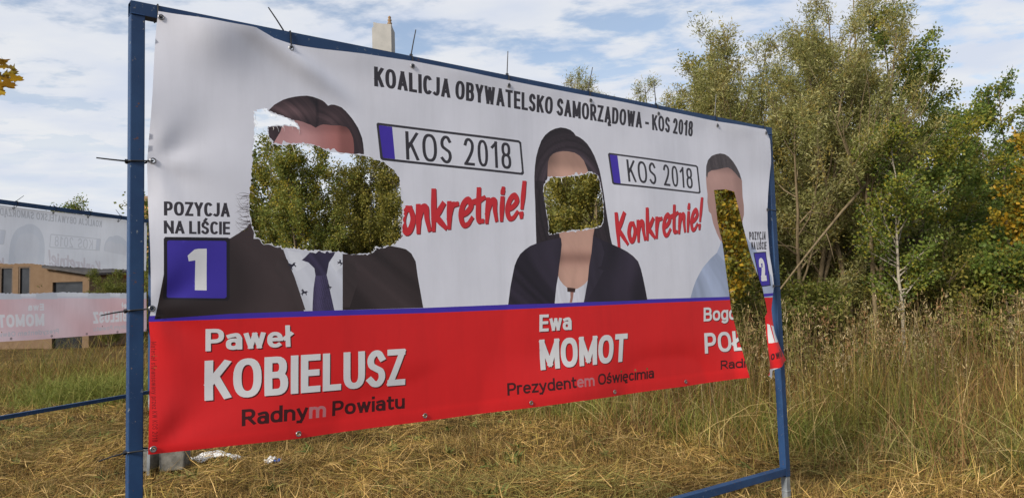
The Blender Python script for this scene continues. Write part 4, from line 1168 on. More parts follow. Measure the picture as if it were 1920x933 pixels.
line('Prezydentem Oświęcimia', w=0.215, colour=DARKT, layer=3, parts=(9, 11), gap=0.09, hw=0.17)
line('Bogdan', w=0.235, colour=LIGHT, layer=4, shadow=DK, gap=0.11, hw=0.175)
line('POŁ', w=0.235, colour=LIGHT, layer=4, shadow=DK, hw=0.165)
line('Radny', w=0.215, colour=DARKT, layer=3, gap=0.10, hw=0.18)
line('AN', w=0.22, colour=LIGHT, layer=3)
line('owia', w=0.20, colour=DARKT, layer=3)
line('imprint', 'Materiał sfinansowany przez KW KOS 2018'.replace('M', 'M').replace('K', 'K'), 0.15, (0.30, 0.008, 0.010), 3, gap=0.2, space=0.35)
put('torn_tip', [[[(4.60, 1.145), (4.80, 1.145), (4.80, 1.00), (4.60, 1.00)]]], (0.80, 0.80, 0.80), 6)

flush_art(OUT, [HOLE_A, HOLE_B] + [circle(p, 0.008) for p in E_ALL], [RIM_A, RIM_B], surf_a, sheet_colour, banner, 'vinyl')


# threads of the torn reinforcement hanging at the hole edges
th = MB()
rt = random.Random(31)
for H, cnt in ((HOLE_A, 70), (HOLE_B, 34)):
    L_ = np.array(H); ctr = L_.mean(0)
    for q in range(cnt):
        e = L_[rt.randrange(len(L_))]
        low = e[1] < ctr[1]
        p0 = surf_a(e[None], 0)[0]
        dr = (ctr - e) / np.hypot(*(ctr - e)); ln = rt.uniform(0.008, 0.030)
        pts = []
        for s in range(4):
            t = s / 3
            off = dr * ln * t * 0.8
            pts.append(Vector(p0) + PA.d * (off[0] + rt.gauss(0, 0.003) * t) + Vector((0, 0, off[1] - ln * 0.7 * t * t + rt.gauss(0, 0.003) * t)) + PA.n * (rt.uniform(-0.006, 0.012) * t))
        th.tube(pts, [0.0011, 0.0010, 0.0008, 0.0005], 3, caps=False)
tag(th.build('frayed_thread', M['paper'], banner), kind='stuff')

# metal eyelets
def ring_mesh(name, P, ro, ri, h):
    V = []; F = []; n = 14; prof = [(ro, 0.0), (ro - 0.002, h), (ri + 0.002, h), (ri, 0.0)]
    for i in range(n):
        a = 2 * math.pi * i / n
        for r, z in prof:
            V.append(P.d * (r * math.cos(a)) + Vector((0, 0, 1)) * (r * math.sin(a)) + P.n * z)
    for i in range(n):
        j = (i + 1) % n
        for k in range(3):
            F.append((i * 4 + k, j * 4 + k, j * 4 + k + 1, i * 4 + k + 1))
    return new_mesh(name, np.array([tuple(v) for v in V]), F, smooth=True)


ey_me = ring_mesh('eyelet', PA, 0.0145, 0.0080, 0.003)
ey_me.materials.append(M['eyelet'])
for e in E_ALL:
    o = obj('eyelet', ey_me, None, banner)
    pt = surf_a(np.array([e]), 0)[0] + np.array(PA.n) * 0.004
    o.location = tuple(pt)


# ---------------------------------------------------------------- cable ties
def make_tie(pts, head, tail, label, group, thick=0.0040):
    mb = MB()
    mb.tube(pts, thick, 6)
    if head is not None:
        h = Vector(head); t0 = Vector(tail[0]); 
        d = (Vector(tail[-1]) - Vector(tail[0])).normalized()
        a = d.orthogonal().normalized(); b = d.cross(a)
        mb.prism(h - a * 0.0065 - b * 0.0065 - d * 0.006, a * 0.013, b * 0.013, d * 0.013)
        n = len(tail)
        mb.tube(tail, [thick * (1.0 - 0.25 * i / (n - 1)) for i in range(n)], 6)
    o = mb.build('cable_tie', M['tie'])
    tag(o, label, 'cable tie', group)
    return o


G1 = 'black cable ties on the front banner'
ORD = ['first', 'second', 'third', 'fourth', 'fifth', 'sixth', 'seventh', 'eighth']
tails = [None, (-0.085, 0.115, -0.02), (0.035, 0.155, 0.0), (0.012, 0.150, 0.0), (0.05, 0.170, 0.0), (-0.01, 0.172, 0.0), (0.03, 0.178, 0.0), None]
for i, e in enumerate(EYELET['top']):
    u, z = e
    w = float(wave_a(u, z))
    wt = max(w, 0.006)
    c = 0.004
    ru = u + (-0.010 if i == 0 else 0.008)
    loop = [PA.p(u, w + 0.006, z), PA.p(ru, c + 0.004, ZTA - 0.05), PA.p(ru, c, ZTA - 0.004), PA.p(ru, 0, ZTA + c), PA.p(ru, -T_, ZTA + c), PA.p(ru, -T_ - c, ZTA - 0.004), PA.p(ru, -T_ - c, ZTA - T_), PA.p(u, -0.02, z + 0.012), PA.p(u, w - 0.006, z), PA.p(u, w + 0.006, z)]
    lab = '%s cable tie from the near post along the top rail of the front banner' % ORD[i]
    if tails[i]:
        tu, tz, tn = tails[i]
        nb = -T_ + 0.012 if i == 1 else -0.012
        hu = ru - (0.055 if i == 1 else 0.0)
        h = PA.p(ru if i != 1 else ru - 0.01, nb, ZTA + 0.008)
        tl = [h, h + PA.d * (tu * 0.5) + Vector((0, 0, tz * 0.52)), h + PA.d * tu + Vector((0, 0, tz))]
        make_tie(loop, h, tl, lab, G1)
    else:
        make_tie(loop, None, None, lab, G1)
for i, (e, dz, dl) in enumerate(zip(EYELET['left'], (0.004, -0.016, -0.020), (0.118, 0.096, 0.100))):
    u, z = e
    w = float(wave_a(u, z)); c = 0.004
    loop = [PA.p(u, w + 0.006, z), PA.p(T_, max(c, w * 0.6), z - 0.003), PA.p(0.004, c, z - 0.006), PA.p(-c, 0, z - 0.007), PA.p(-c, -T_, z - 0.007), PA.p(0.004, -T_ - c, z - 0.006), PA.p(T_, -T_ - c, z - 0.004), PA.p(u, w - 0.008, z), PA.p(u, w + 0.006, z)]
    h = PA.p(-0.012, -0.006, z - 0.008)
    tl = [h, h - PA.d * dl * 0.5 + Vector((0, 0, dz * 0.4)), h - PA.d * dl + Vector((0, 0, dz))]
    make_tie(loop, h, tl, ('upper', 'middle', 'lowest')[i] + ' cable tie round the near post with its tail pointing left', G1)
for i, e in enumerate(EYELET['right']):
    u, z = e
    w = float(wave_a(u, z)); c = 0.004
    loop = [PA.p(u, w + 0.006, z), PA.p(WA - T_, max(c, w), z), PA.p(WA - 0.004, c, z - 0.002), PA.p(WA + c, 0, z - 0.003), PA.p(WA + c, -T_, z - 0.003), PA.p(WA - 0.004, -T_ - c, z), PA.p(WA - T_, -T_ - c, z), PA.p(u, w - 0.008, z), PA.p(u, w + 0.006, z)]
    make_tie(loop, None, None, ('upper', 'lower')[i] + ' cable tie round the far post beside the torn strip', G1)

# ---------------------------------------------------------------- the second banner, seen from behind
banner2 = empty('faded_banner', tuple(PB.p(2.4, 0.01, 1.4)))
tag(banner2, 'pale banner seen from behind with mirrored lettering and its middle torn out', 'banner', 'printed banners')
OFFB = (-0.045, 0.262)
U0, U1, VB0, VB1 = 0.075, 4.87, 1.395, 3.365
gap = [(U0 - 0.05, 2.10), (0.6, 2.085), (1.3, 2.08), (1.9, 2.095), (2.6, 2.07), (3.4, 2.09), (4.2, 2.07), (U1 + 0.05, 2.08), (U1 + 0.05, 2.50), (4.2, 2.51), (3.3, 2.495), (2.5, 2.52), (1.8, 2.50), (1.2, 2.49), (0.6, 2.50), (U0 - 0.05, 2.49)]
GAP = rough_loop(gap, 0.03, 0.004, 9)
RECT = [(U0, VB0), (2.4, VB0 - 0.02), (U1, VB0), (U1, VB1 - 0.01), (3.6, VB1), (2.4, VB1 - 0.012), (1.2, VB1), (U0, VB1)]
up = lambda shp: [[[(x + OFFB[0], y + OFFB[1]) for x, y in SHAPE[shp]]]]
kw = dict(holes=(GAP,), keep=RECT, surf=surf_b, parent=banner2, mat='vinyl_back')


def back_sheet(uv):
    c = np.tile(np.array((0.615, 0.655, 0.745)), (len(uv), 1))
    g = 0.5 + 0.5 * np.sin(1.3 * uv[:, 0] + 4 * uv[:, 1])
    return c * (0.95 + 0.05 * g)[:, None]


def back_red(uv):
    g = np.clip(0.5 + 0.4 * np.sin(2.2 * uv[:, 0] + 3 * uv[:, 1] + 1) + 0.25 * np.sin(6 * uv[:, 0] - 9 * uv[:, 1]), 0, 1)[:, None]
    return np.array((0.60, 0.415, 0.465)) * g + np.array((0.62, 0.50, 0.57)) * (1 - g)


BAND = [(U0 - 0.1, 1.0), (U1 + 0.1, 1.0), (U1 + 0.1, 2.03), (U0 - 0.1, 2.03)]
put('pink_band', [[BAND]], back_red, 0, **kw)
put('faint_strip', [[[(U0, 2.0), (U1, 2.0), (U1, 2.03), (U0, 2.03)]]], (0.525, 0.545, 0.65), -2, **kw)
for s in ('hair_b', 'hair_a'):
    put('faint_portrait', up(s), (0.506, 0.553, 0.647), -1, **kw)
put('faint_portrait', up('skin_b'), (0.529, 0.57, 0.658), -1, **kw)
put('faint_portrait', up('skin_a'), (0.536, 0.57, 0.655), -1, **kw)
for s in ('jacket_left', 'jacket_right', 'jacket_b', 'jacket_b2'):
    put('faint_portrait', up(s), (0.491, 0.525, 0.614), -2, **kw)
for s in ('plate1', 'plate2'):
    put('faint_plate', [[[(x + OFFB[0], y + OFFB[1]) for x, y in SHAPE[s + '_out']], [(x + OFFB[0], y + OFFB[1]) for x, y in SHAPE[s + '_in']]]], (0.486, 0.52, 0.598), -2, grid=None, **kw)
    put('faint_plate_band', up(s + '_blue'), (0.491, 0.535, 0.636), -2, grid=None, **kw)
    line(s, 'KOS 2018', 0.105, (0.48, 0.514, 0.593), -3, 'faint_letter', 0.30, 0.42, off=OFFB, **kw)
line('KOALICJA OBYWATELSKO SAMORZĄDOWA - KOS 2018', None, 0.148, (0.4, 0.43, 0.499), -3, 'faint_letter', 0.20, 0.34, off=OFFB, **kw)
for s in ('slogan1', 'slogan2'):
    put('faint_letter', to_quad(bs, bw, [(x + OFFB[0], y + OFFB[1]) for x, y in LINE[s]]), (0.506, 0.505, 0.581), -2, grid=None, **kw)
for s, w in (('KOBIELUSZ', 0.235), ('MOMOT', 0.225), ('Ewa', 0.225), ('Paweł', 0.225)):
    line(s, None, w, (0.63, 0.642, 0.712), -3, 'faint_letter', off=OFFB, **kw)
for s in ('Radnym Powiatu', 'Prezydentem Oświęcimia'):
    line(s, None, 0.2, (0.452, 0.457, 0.527), -3, 'faint_letter', off=OFFB, **kw)

flush_art(RECT, [GAP], [], surf_b, back_sheet, banner2, 'vinyl_back', 0.05)

eyb = ring_mesh('eyelet', PB, 0.018, 0.009, 0.005); eyb.materials.append(M['eyelet'])
for i in range(8):
    u = 0.10 + i * 0.675
    for z in (VB1 - 0.035, VB0 + 0.02):
        o = obj('eyelet', eyb, None, banner2)
        o.location = tuple(surf_b(np.array([(u, z)]), -4)[0])
    # ties on its top rail
    ru = u; c = 0.004
    loop = [PB.p(u, 0.0, VB1 - 0.035), PB.p(ru, c, ZTB - 0.05), PB.p(ru, c, ZTB - 0.004), PB.p(ru, 0, ZTB + c), PB.p(ru, -T_, ZTB + c), PB.p(ru, -T_ - c, ZTB - 0.004), PB.p(ru, -T_ - c, ZTB - T_), PB.p(u, 0.0, VB1 - 0.035)]
    du, dz = ((0.0, 0.05), (0.10, 0.09), (0.09, 0.10), (0.02, 0.03), (-0.13, 0.10), (-0.02, 0.04), (0.08, 0.10), (0.1, 0.08))[i]
    h = PB.p(ru, -T_ * 0.5, ZTB + 0.007)
    make_tie(loop, h, [h, h + PB.d * du * 0.5 + Vector((0, 0, dz * 0.5)), h + PB.d * du + Vector((0, 0, dz))], '%s cable tie from the far post along the top rail of the pale banner behind' % ORD[i], 'black cable ties on the pale banner', 0.0045)


# ---------------------------------------------------------------- buildings
def window(parent, x0, x1, y, z0, z1, mat_f='frame_w', cross=True):
    """window in a wall facing the viewer at plane y: recessed pane with frame and sill"""
    t = 0.07
    fr = MB()
    fr.box(x0, x0 + t, y - 0.03, y + 0.10, z0, z1).box(x1 - t, x1, y - 0.03, y + 0.10, z0, z1)
    fr.box(x0 + t, x1 - t, y - 0.03, y + 0.10, z1 - t, z1).box(x0 + t, x1 - t, y - 0.03, y + 0.10, z0, z0 + t)
    if cross:
        xm = (x0 + x1) / 2; fr.box(xm - 0.03, xm + 0.03, y - 0.02, y + 0.09, z0 + t, z1 - t)
    f = fr.build('window', M[mat_f], parent)
    MB().box(x0 + t * 0.5, x1 - t * 0.5, y + 0.06, y + 0.075, z0 + t * 0.5, z1 - t * 0.5).build('pane', M['glass'], f)
    MB().box(x0 - 0.06, x1 + 0.06, y - 0.12, y - 0.031, z0 - 0.06, z0).build('sill', M['zinc'], f)


def wall_with_openings(x0, x1, y0, y1, z0, z1, ops, mb=None):
    """front wall slab split round rectangular openings, plus side and back walls"""
    mb = mb or MB()
    xs = sorted({x0, x1, *[a for o in ops for a in o[:2]]}); zs = sorted({z0, z1, *[a for o in ops for a in o[2:]]})
    th = 0.3
    for i in range(len(xs) - 1):
        for j in range(len(zs) - 1):
            cx = (xs[i] + xs[i + 1]) / 2; cz = (zs[j] + zs[j + 1]) / 2
            if any(o[0] < cx < o[1] and o[2] < cz < o[3] for o in ops): continue
            mb.box(xs[i], xs[i + 1], y0, y0 + th, zs[j], zs[j + 1])
    mb.box(x0, x0 + th, y0 + th, y1, z0, z1); mb.box(x1 - th, x1, y0 + th, y1, z0, z1); mb.box(x0 + th, x1 - th, y1 - th, y1, z0, z1)
    return mb


K = 40 / 30.0
zz = lambda z: 1.75 + (z - 1.75) * K
HY = 40.0
house = empty('ochre_house', (-27, HY + 4, 0))
hx0, hx1 = -34.0, -18.37 * K
ops = []
for a, b in ((-20.63, -20.10), (-19.88, -19.40), (-22.4, -21.85), (-23.8, -23.25)):
    ops.append((a * K, b * K, 2.55, zz(3.70)))
wall_with_openings(hx0, hx1, HY, HY + 8, -0.3, 5.1, ops).build('wall', M['stucco'], house)
for o in ops: window(house, o[0], o[1], HY + 0.05, o[2], o[3], cross=False)
rf = MB()
rf.add([(hx0 - 0.5, HY - 0.5, 5.1), (hx1 + 0.3, HY - 0.5, 5.1), (hx1 + 0.3, HY + 8.5, 5.1), (hx0 - 0.5, HY + 8.5, 5.1), (hx0 + 3, HY + 4, 6.3), (hx1 - 3, HY + 4, 6.3)],
       [(3, 2, 1, 0), (0, 1, 5, 4), (1, 2, 5), (2, 3, 4, 5), (3, 0, 4)])
rf.build('roof', M['roof'], house)
MB().tube([(hx1 + 0.10, HY - 0.10, -0.3), (hx1 + 0.10, HY - 0.10, 3.6), (hx1 + 0.10, HY - 0.02, 5.0)], 0.075, 8).build('downpipe', M['zinc'], house)
gx0, gx1 = hx1 + 0.02, -16.6 * K
g = MB()
za, zb = zz(3.54), zz(3.21)
oa, ob, oz = -18.04 * K, -16.86 * K, zz(3.0)
for (xa, xb, z0, z1a, z1b) in ((gx0, oa, -0.3, None, None), (oa, ob, oz, None, None), (ob, gx1, -0.3, None, None)):
    f = lambda x: za + (zb - za) * (x - gx0) / (gx1 - gx0)
    P = [(xa, HY - 1.0, z0), (xb, HY - 1.0, z0), (xb, HY - 1.0, f(xb)), (xa, HY - 1.0, f(xa))]
    g.add(P + [(x, HY - 0.72, z) for x, _, z in P], [(0, 1, 2, 3), (7, 6, 5, 4), (0, 4, 5, 1), (1, 5, 6, 2), (2, 6, 7, 3), (3, 7, 4, 0)])
g.box(gx1 - 0.28, gx1, HY - 0.72, HY + 6, -0.3, zb - 0.02)
g.build('garage_wall', M['stucco'], house)
MB().add([(gx0, HY - 1.25, za + 0.04), (gx1 + 0.3, HY - 1.25, zb + 0.0), (gx1 + 0.3, HY + 6, zb + 0.5), (gx0, HY + 6, za + 1.1),
          (gx0, HY - 1.25, za + 0.16), (gx1 + 0.3, HY - 1.25, zb + 0.12), (gx1 + 0.3, HY + 6, zb + 0.62), (gx0, HY + 6, za + 1.22)],
         [(0, 1, 2, 3)[::-1], (4, 5, 6, 7), (0, 1, 5, 4), (1, 2, 6, 5), (2, 3, 7, 6), (3, 0, 4, 7)]).build('garage_roof', M['roof'], house)
MB().box(oa, ob, HY - 0.85, HY - 0.80, -0.3, oz).build('garage_door', M['glass'], house)
tag(house, 'low ochre house with dark windows and garage seen through the gap in the pale banner', 'house')

blk = empty('orange_house', (-15, 48, 0))
f48 = 46 / 34.0
bx0, bx1 = -17.05 * f48, -13.3 * f48; bz = 1.75 + (7.0 - 1.75) * f48
wall_with_openings(bx0, bx1, 46, 54, -0.3, bz - 0.35, [(bx0 + 1.2, bx0 + 2.3, 4.6, 6.2), (bx0 + 3.2, bx0 + 4.3, 4.6, 6.2)]).build('wall', M['stucco2'], blk)
for a in (bx0 + 1.2, bx0 + 3.2): window(blk, a, a + 1.1, 46.05, 4.6, 6.2)
MB().box(bx0 - 0.3, bx1 + 0.3, 45.7, 54.3, bz - 0.35, bz).build('roof', M['finial'], blk)
tag(blk, 'taller orange rendered house showing just between near post and banner edge', 'house')

tw = empty('chimney_tower', (-6.8, 40.5, 0))
tx0, tx1, tz = -7.24, -6.27, 17.1
t = MB()
ny = 40.0
top = [(tx0, 17.20), (tx0 + 0.25, 17.13), (tx0 + 0.55, 17.09), (tx0 + 0.8, 17.07), (tx1, 17.06)]
V = [(x, ny, z) for x, z in top] + [(tx1, ny, -0.3), (tx0, ny, -0.3)]
n = len(V)
V2 = [(x, ny + 1.3, z) for x, _, z in V]
t.add(V + V2, [tuple(range(n))[::-1], tuple(range(n, 2 * n))] + [(i, (i + 1) % n, n + (i + 1) % n, n + i) for i in range(n)])
t.build('shaft', M['white_render'], tw)
MB().box(tx0 - 0.12, tx0 - 0.002, ny + 0.25, ny + 1.2, -0.3, 17.0).build('side_pilaster', M['white_render'], tw)
prof = [(0.10, 0.0), (0.12, 0.10), (0.08, 0.16), (0.13, 0.24), (0.13, 0.30), (0.07, 0.36), (0.115, 0.43), (0.115, 0.48), (0.06, 0.53), (0.09, 0.59), (0.09, 0.63), (0.03, 0.70)]
MB().tube([(tx1 - 0.13, ny + 0.35, 16.95 + z) for r, z in prof], [r for r, z in prof], 10).build('finial', M['finial'], tw, True)
MB().box(tx1 - 0.26, tx1 - 0.01, ny + 0.2, ny + 0.5, 16.9, 17.12).build('finial_base', M['finial'], tw)
tag(tw, 'pale square chimney tower with a brown turned finial above the top rail', 'tower')

# ---------------------------------------------------------------- things lying in the straw
def jitter_mesh(o, amp, seed):
    r = random.Random(seed)
    for v in o.data.vertices: v.co += Vector((r.uniform(-amp, amp), r.uniform(-amp, amp), r.uniform(-amp, amp)))


b = MB().prism((-4.08, 8.60, -0.06), (0.27, 0.04, 0.0), (-0.05, 0.30, 0.0), (0.01, 0.0, 0.24)).build('concrete_block', M['concrete'])
jitter_mesh(b, 0.008, 2); bevel(b, 0.015, 2)
tag(b, 'grey concrete block lying in the straw beneath the banner corner', 'concrete block')
b = MB().prism((-4.40, 8.66, -0.06), (0.20, -0.03, 0.0), (0.03, 0.26, 0.0), (0.0, 0.0, 0.21)).build('concrete_block', M['concrete'])
jitter_mesh(b, 0.008, 4); bevel(b, 0.015, 2)
tag(b, 'smaller grey concrete block half hidden right behind the near post', 'concrete block')
b = MB().prism((-4.165, 8.50, -0.08), (0.035, 0.0, 0.0), (0.0, 0.012, 0.0), (0.004, 0.01, 0.31)).build('steel_strip', M['galv'])
bevel(b, 0.002, 1)
tag(b, 'upright grey steel strip standing in front of the concrete block', 'steel strip')


def crumple(name, cx, cy, w, l, rot, seed, mat, h=0.05, nx=14, ny=7):
    r = random.Random(seed)
    ph = [r.uniform(0, 6) for _ in range(6)]
    V = []; F = []
    for j in range(ny + 1):
        for i in range(nx + 1):
            a = i / nx - 0.5; b_ = j / ny - 0.5
            ed = 1 + 0.25 * math.sin(9 * a + ph[4]) * (1 if j in (0, ny) else 0)
            x = a * l; y = b_ * w * ed * (1 - 0.5 * abs(a) * (1 + math.sin(ph[5])))
            z = 0.035 + h * (0.5 * math.sin(7 * a + ph[0] + 2 * b_) + 0.35 * math.sin(11 * b_ + ph[1] + 4 * a) + 0.2 * math.sin(17 * a + ph[2])) 
            c, s = math.cos(rot), math.sin(rot)
            X = cx + c * x - s * y; Y = cy + s * x + c * y
            V.append((X, Y, max(0.0, z) + float(gh(X, Y)) + 0.03))
    for j in range(ny):
        for i in range(nx):
            k = j * (nx + 1) + i
            F.append((k, k + 1, k + nx + 2, k + nx + 1))
    o = obj(name, new_mesh(name, np.array(V), F, smooth=True), M[mat])
    m = o.modifiers.new('thick', 'SOLIDIFY'); m.thickness = 0.003
    return o


tag(crumple('vinyl_scrap', -3.62, 9.15, 0.26, 0.62, -0.15, 3, 'paper', 0.06), 'crumpled white torn vinyl scrap lying in straw under the red banner', 'vinyl scrap')
tag(crumple('vinyl_scrap', -4.30, 9.25, 0.20, 0.34, 0.5, 8, 'paper', 0.10), 'small white torn vinyl scrap showing right beside the near post', 'vinyl scrap')
lit = empty('litter_wrapper', (-2.76, 8.62, 0.0))
o = crumple('film', -2.80, 8.62, 0.09, 0.16, 0.3, 21, 'clear_film', 0.05, 10, 6); o.parent = lit; o.matrix_parent_inverse = Matrix.Translation(-lit.location)
o = crumple('blue_label', -2.715, 8.56, 0.05, 0.08, 0.8, 23, 'blue_film', 0.04, 8, 5); o.parent = lit; o.matrix_parent_inverse = Matrix.Translation(-lit.location)
tag(lit, 'small crushed plastic wrapper with a blue label lying in the straw', 'litter')


# ---------------------------------------------------------------- trees
PAL = {
    'willow': [(0.22, 0.23, 0.075), (0.303, 0.298, 0.108), (0.174, 0.178, 0.048), (0.385, 0.366, 0.162), (0.321, 0.255, 0.066)],
    'green': [(0.106, 0.157, 0.027), (0.149, 0.202, 0.035), (0.078, 0.12, 0.023), (0.198, 0.217, 0.037), (0.254, 0.224, 0.031)],
    'olive': [(0.172, 0.171, 0.036), (0.224, 0.211, 0.043), (0.126, 0.132, 0.029), (0.287, 0.242, 0.047)],
    'mixed': [(0.17, 0.205, 0.042), (0.215, 0.22, 0.046), (0.14, 0.175, 0.04), (0.25, 0.235, 0.045), (0.36, 0.28, 0.032)],
    'yellow': [(0.345, 0.24, 0.022), (0.253, 0.21, 0.024), (0.391, 0.24, 0.02), (0.172, 0.174, 0.028), (0.138, 0.15, 0.028)],
    'mixed2': [(0.127, 0.18, 0.032), (0.171, 0.218, 0.039), (0.097, 0.141, 0.028), (0.222, 0.234, 0.037), (0.312, 0.273, 0.035)],
    'dark': [(0.097, 0.118, 0.023), (0.135, 0.156, 0.029), (0.164, 0.156, 0.031)],
}


def leaf_mesh(name, pts, dirs, L, Wd, pal, seed, clump):
    """one small rhombic leaf per point"""
    r = np.random.default_rng(seed)
    n = len(pts)
    a = dirs + r.normal(0, 0.65, (n, 3)); a[:, 2] -= 0.25
    a /= np.linalg.norm(a, axis=1)[:, None]
    q = r.normal(0, 1, (n, 3)); q[:, 2] += 0.2
    b = np.cross(a, q); b /= np.maximum(np.linalg.norm(b, axis=1), 1e-6)[:, None]
    ln = (L * r.uniform(0.5, 1.15, n))[:, None]; wd = (Wd * r.uniform(0.6, 1.1, n))[:, None]
    c = np.cross(a, b) * (ln * r.uniform(-0.12, 0.12, n)[:, None])
    v = np.stack([pts, pts + a * ln * 0.45 + b * wd * 0.5 + c, pts + a * ln, pts + a * ln * 0.45 - b * wd * 0.5 + c], 1).reshape(-1, 3)
    f = np.arange(4 * n).reshape(-1, 4)
    P = np.array(PAL[pal])
    k = (clump * 3.7 + r.uniform(0, 1.6, n)) % len(P)
    col = P[k.astype(int)] * r.uniform(0.75, 1.3, n)[:, None]
    return new_mesh(name, v, f, np.repeat(col, 4, 0))


def grow_tree(seed, height, radius, thick=1.0, stems=1, base=0.22, up=0.55, nbranch=26, ntwig=9, spread=0.25, profile=None, bend=0.1, top_thin=1.0):
    """wood as tube chains plus twig sample points; returns (MB, points, directions, clump ids)"""
    r = random.Random(seed)
    mb = MB(); pts = []; dirs = []; cl = []
    prof = profile or (lambda t: math.sin(math.pi * min(1, max(0.02, (t * 0.86 + 0.12)))) ** 0.8)
    cid = 0
    for s in range(stems):
        an = r.uniform(0, 6.283); le = spread * (r.uniform(0.4, 1.0) if stems > 1 else r.uniform(0, 0.3))
        hs = height * (r.uniform(0.72, 1.0) if s else 1.0)
        P = []; x = y = 0.0
        ns = 9
        for i in range(ns + 1):
            t = i / ns
            P.append(Vector((math.cos(an) * le * radius * 2 * t ** 0.8 + r.gauss(0, bend * 0.35) * t, math.sin(an) * le * radius * 2 * t ** 0.8 + r.gauss(0, bend * 0.35) * t, hs * t)))
        r0 = 0.013 * height + 0.012
        if stems > 1: r0 *= 0.62
        r0 *= thick
        rad = [r0 * (1 - 0.93 * (i / ns) ** 0.9) + 0.004 for i in range(ns + 1)]
        P[0].z = -0.2
        mb.tube(P, rad, 7, caps=False)
        nb = max(4, int(nbranch / stems))
        for k in range(nb):
            t = base + (1 - base) * ((k + r.random()) / nb)
            i = min(int(t * ns), ns - 1); ft = t * ns - i
            p0 = P[i].lerp(P[i + 1], ft)
            rr_ = max(0.006, (rad[i] * (1 - ft) + rad[i + 1] * ft) * 0.5)
            pr = prof((t - base) / (1 - base))
            ln = radius * pr * r.uniform(0.65, 1.15)
            az = r.uniform(0, 6.283)
            el = up + r.uniform(-0.25, 0.25) + 0.5 * max(0, t - 0.75)
            d = Vector((math.cos(az) * math.cos(el), math.sin(az) * math.cos(el), math.sin(el)))
            Q = [p0]
            m = 5
            for j in range(1, m + 1):
                d = (d + Vector((r.gauss(0, 0.13), r.gauss(0, 0.13), r.gauss(0.05, 0.12)))).normalized()
                Q.append(Q[-1] + d * ln / m)
            mb.tube(Q, [rr_ * (1 - 0.85 * j / m) + 0.0025 for j in range(m + 1)], 5, caps=False)
            nt_ = max(3, int(ntwig * (0.6 + 0.6 * pr)))
            for q in range(nt_):
                tt = 0.25 + 0.75 * (q + r.random()) / nt_
                jj = min(int(tt * m), m - 1); fp = Q[jj].lerp(Q[jj + 1], tt * m - jj)
                dd = ((Q[jj + 1] - Q[jj]).normalized() + Vector((r.gauss(0, 0.6), r.gauss(0, 0.6), r.gauss(0.2, 0.5)))).normalized()
                tl = (0.18 + 0.32 * r.random()) * (0.4 + 0.18 * radius)
                e1 = fp + dd * tl * 0.5; dd2 = (dd + Vector((r.gauss(0, 0.25), r.gauss(0, 0.25), r.gauss(0, 0.2)))).normalized(); e2 = e1 + dd2 * tl * 0.5
                mb.tube([fp, e1, e2], [0.0045, 0.0032, 0.0016], 3, caps=False)
                cid += 1
                for a_, b_ in ((fp, e1), (e1, e2)):
                    pts.append((a_, b_)); dirs.append((b_ - a_).normalized()); cl.append(cid)
    return mb, pts, dirs, cl


def scatter(pts, dirs, cl, n, sigma, seed):
    r = np.random.default_rng(seed)
    A = np.array([tuple(a) for a, b in pts]); B = np.array([tuple(b) for a, b in pts]); D = np.array([tuple(d) for d in dirs]); Cc = np.array(cl)
    k = r.integers(0, len(A), n)
    p = A[k] + (B[k] - A[k]) * r.random(n)[:, None] + r.normal(0, sigma, (n, 3))
    cg = (np.sin(Cc * 12.9898) * 43758.5453) % 1.0
    return p, D[k], cg[k]


TREE_CACHE = {}


def tree(name, label, loc, kind, seed, height, radius, nleaf, L, Wd, pal, bark='bark', group=None, sigma=0.07, cat='tree', key=None, rot=0.0, **kw):
    if key and key in TREE_CACHE:
        wood, crown = TREE_CACHE[key]
    else:
        mb, p, d, c = grow_tree(seed, height, radius, **kw)
        wood = mb.mesh('trunk', True); wood.materials.append(M[bark])
        q, dd, cc = scatter(p, d, c, nleaf, sigma, seed + 1)
        keep = q[:, 2] > 0.15
        crown = leaf_mesh('crown', q[keep], dd[keep], L, Wd, pal, seed + 2, cc[keep]); crown.materials.append(M['leaf'])
        if key: TREE_CACHE[key] = (wood, crown)
    root = empty(name, loc); root.rotation_euler = (0, 0, rot)
    for nm, me in (('trunk', wood), ('crown', crown)):
        o = bpy.data.objects.new(nm, me); COL.objects.link(o); o.parent = root
    tag(root, label, cat, group)
    return root


GT = 'trees and tall shrubs on the rough ground'
tall = lambda t: (0.55 + 0.45 * math.sin(math.pi * min(1, t * 0.9 + 0.1))) * (1 - 0.55 * t)
tree('willow_tree', 'tallest grey-green willow with feathery twigs reaching the top of the picture', (6.35, 13.6, 0), 'w', 21, 7.6, 2.3, 60000, 0.092, 0.020, 'willow', 'bark_pale', GT, stems=6, base=0.30, up=0.85, nbranch=84, ntwig=9, spread=0.30, profile=tall)
tree('willow_shrub', 'dense grey-green willow just right of the far post', (5.0, 13.4, 0), 'w', 23, 6.2, 1.9, 54000, 0.086, 0.021, 'willow', 'bark_pale', GT, stems=6, base=0.12, up=0.75, nbranch=84, ntwig=9, spread=0.32)
tree('willow_tree', 'second tall willow filling the gap left of the tallest one', (5.75, 14.3, 0), 'w', 22, 7.1, 1.7, 40000, 0.085, 0.020, 'willow', 'bark_pale', GT, stems=7, base=0.2, up=0.95, nbranch=84, ntwig=9, spread=0.34)
tree('alder_tree', 'dark olive pointed tree rising behind the right end of the top rail', (4.95, 17.2, 0), 'a', 25, 7.2, 1.6, 36000, 0.070, 0.045, 'olive', 'bark', GT, stems=3, base=0.12, up=0.7, nbranch=66, ntwig=9, spread=0.2)
tree('willow_shrub', 'low grey-green willow between the dark olive tree and the dense willow', (4.35, 14.6, 0), 'w', 24, 6.7, 1.8, 40000, 0.086, 0.021, 'willow', 'bark_pale', GT, stems=5, base=0.1, up=0.75, nbranch=76, ntwig=9, spread=0.32)
